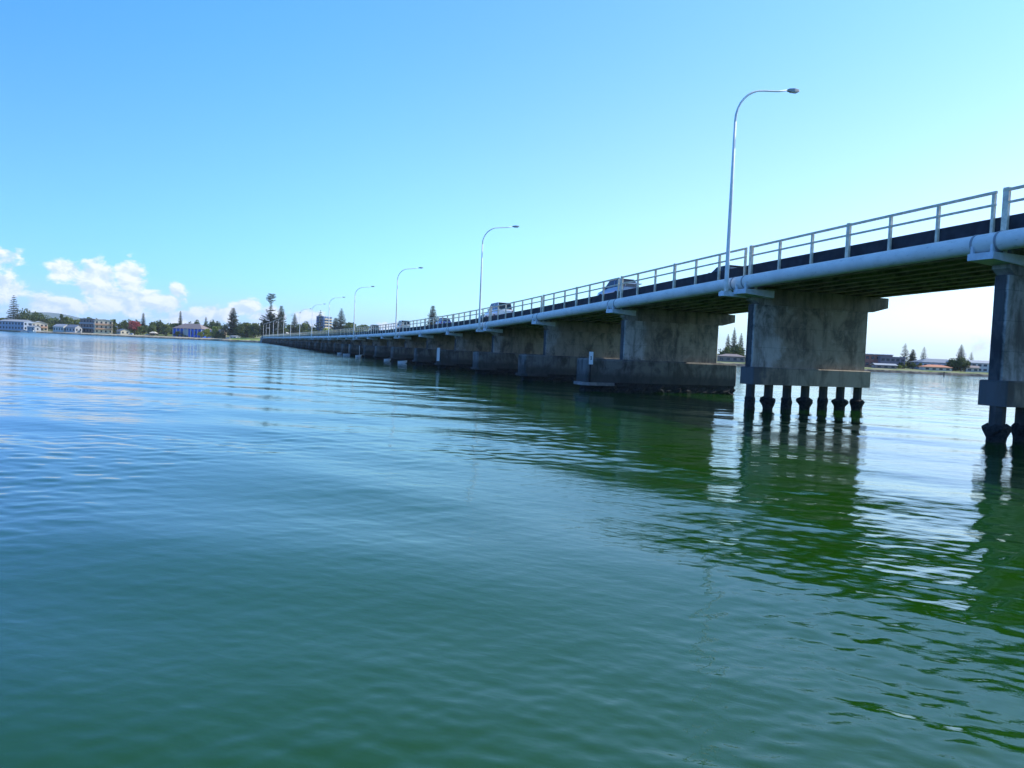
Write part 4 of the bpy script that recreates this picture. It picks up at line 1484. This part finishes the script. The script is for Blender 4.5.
shore_car(131, 694, cp_white, 'white car parked below the pink flowering tree')
shore_car(147, 692, cp_pale, 'pale car parked left of the cream gazebo')
shore_car(186, 690, cp_dark, 'dark car parked in front of the blue building')
shore_car(228, 682, cp_white, 'white car parked below the big dense pine')
g = empty('gazebo', (at(153.5, 693), 693, 1.85))
mb = MB()
for a in (-2.6, 2.6):
    for b_ in (-1.8, 1.8):
        mb.box(a - 0.1, a + 0.1, b_ - 0.1, b_ + 0.1, -0.4, 2.3)
mb.build('posts', W_BROWN, g)
mb = MB()
mb.loft([[(-3.3, -2.5, 2.3), (3.3, -2.5, 2.3), (3.3, 2.5, 2.3), (-3.3, 2.5, 2.3)], [(-1.2, -0.2, 3.7), (1.2, -0.2, 3.7), (1.2, 0.2, 3.7), (-1.2, 0.2, 3.7)]], True, True)
mb.build('roof', W_CREAM, g)
tag(g, 'small gazebo with a cream roof on the left shore', 'gazebo')


def motor_boat(px, Y, L, label, rz=0.1):
    c = empty('motor_boat', (at(px, Y), Y, 0), rz)
    mb = MB()
    rings = []
    hw = L * 0.16
    for t_, q, zk in ((0.0, 0.9, -0.2), (0.4, 1.0, -0.25), (0.75, 0.75, -0.15), (1.0, 0.04, 0.3)):
        x = -L / 2 + L * t_
        zt = 0.9 + 0.35 * t_
        rings.append([(x, -hw * q, zt), (x, -hw * q * 0.75, zk), (x, hw * q * 0.75, zk), (x, hw * q, zt)])
    mb.loft(rings, True, True)
    mb.build('hull', paint('hull_white', (0.8, 0.8, 0.8), 0.35), c)
    mb = MB()
    mb.hexa([(-L * 0.25, -hw * 0.7, 0.9), (L * 0.15, -hw * 0.7, 1.0), (L * 0.15, hw * 0.7, 1.0), (-L * 0.25, hw * 0.7, 0.9)],
            [(-L * 0.22, -hw * 0.6, 2.1), (L * 0.05, -hw * 0.6, 2.1), (L * 0.05, hw * 0.6, 2.1), (-L * 0.22, hw * 0.6, 2.1)])
    mb.build('cabin', [W_WHITE], c)
    mb = MB()
    mb.box(-L * 0.18, L * 0.05, -hw * 0.72, -hw * 0.66, 1.35, 1.8)
    mb.build('window', M['glass'], c)
    tag(c, label, 'boat', 'motor boats at the boathouse')


motor_boat(25, 716, 7.0, 'white motor boat moored before the blue grey boathouse')
motor_boat(33, 703, 6.0, 'white motor boat moored before the pale grey shed', 0.0)

# ------------------------------------------------------------------ air
m = bpy.data.materials.new('haze_air')
m.use_nodes = True
t = NT(m.node_tree)
o = t.n('ShaderNodeOutputMaterial')
v = t.n('ShaderNodeVolumePrincipled')
v.inputs['Color'].default_value = (0.80, 0.90, 1.0, 1)
v.inputs['Density'].default_value = 0.00007
t.t.links.new(v.outputs[0], o.inputs['Volume'])
mb = MB()
mb.box(-9300, 9300, -9300, 9300, -7, 260)
tag(mb.build('haze', m), kind='stuff')
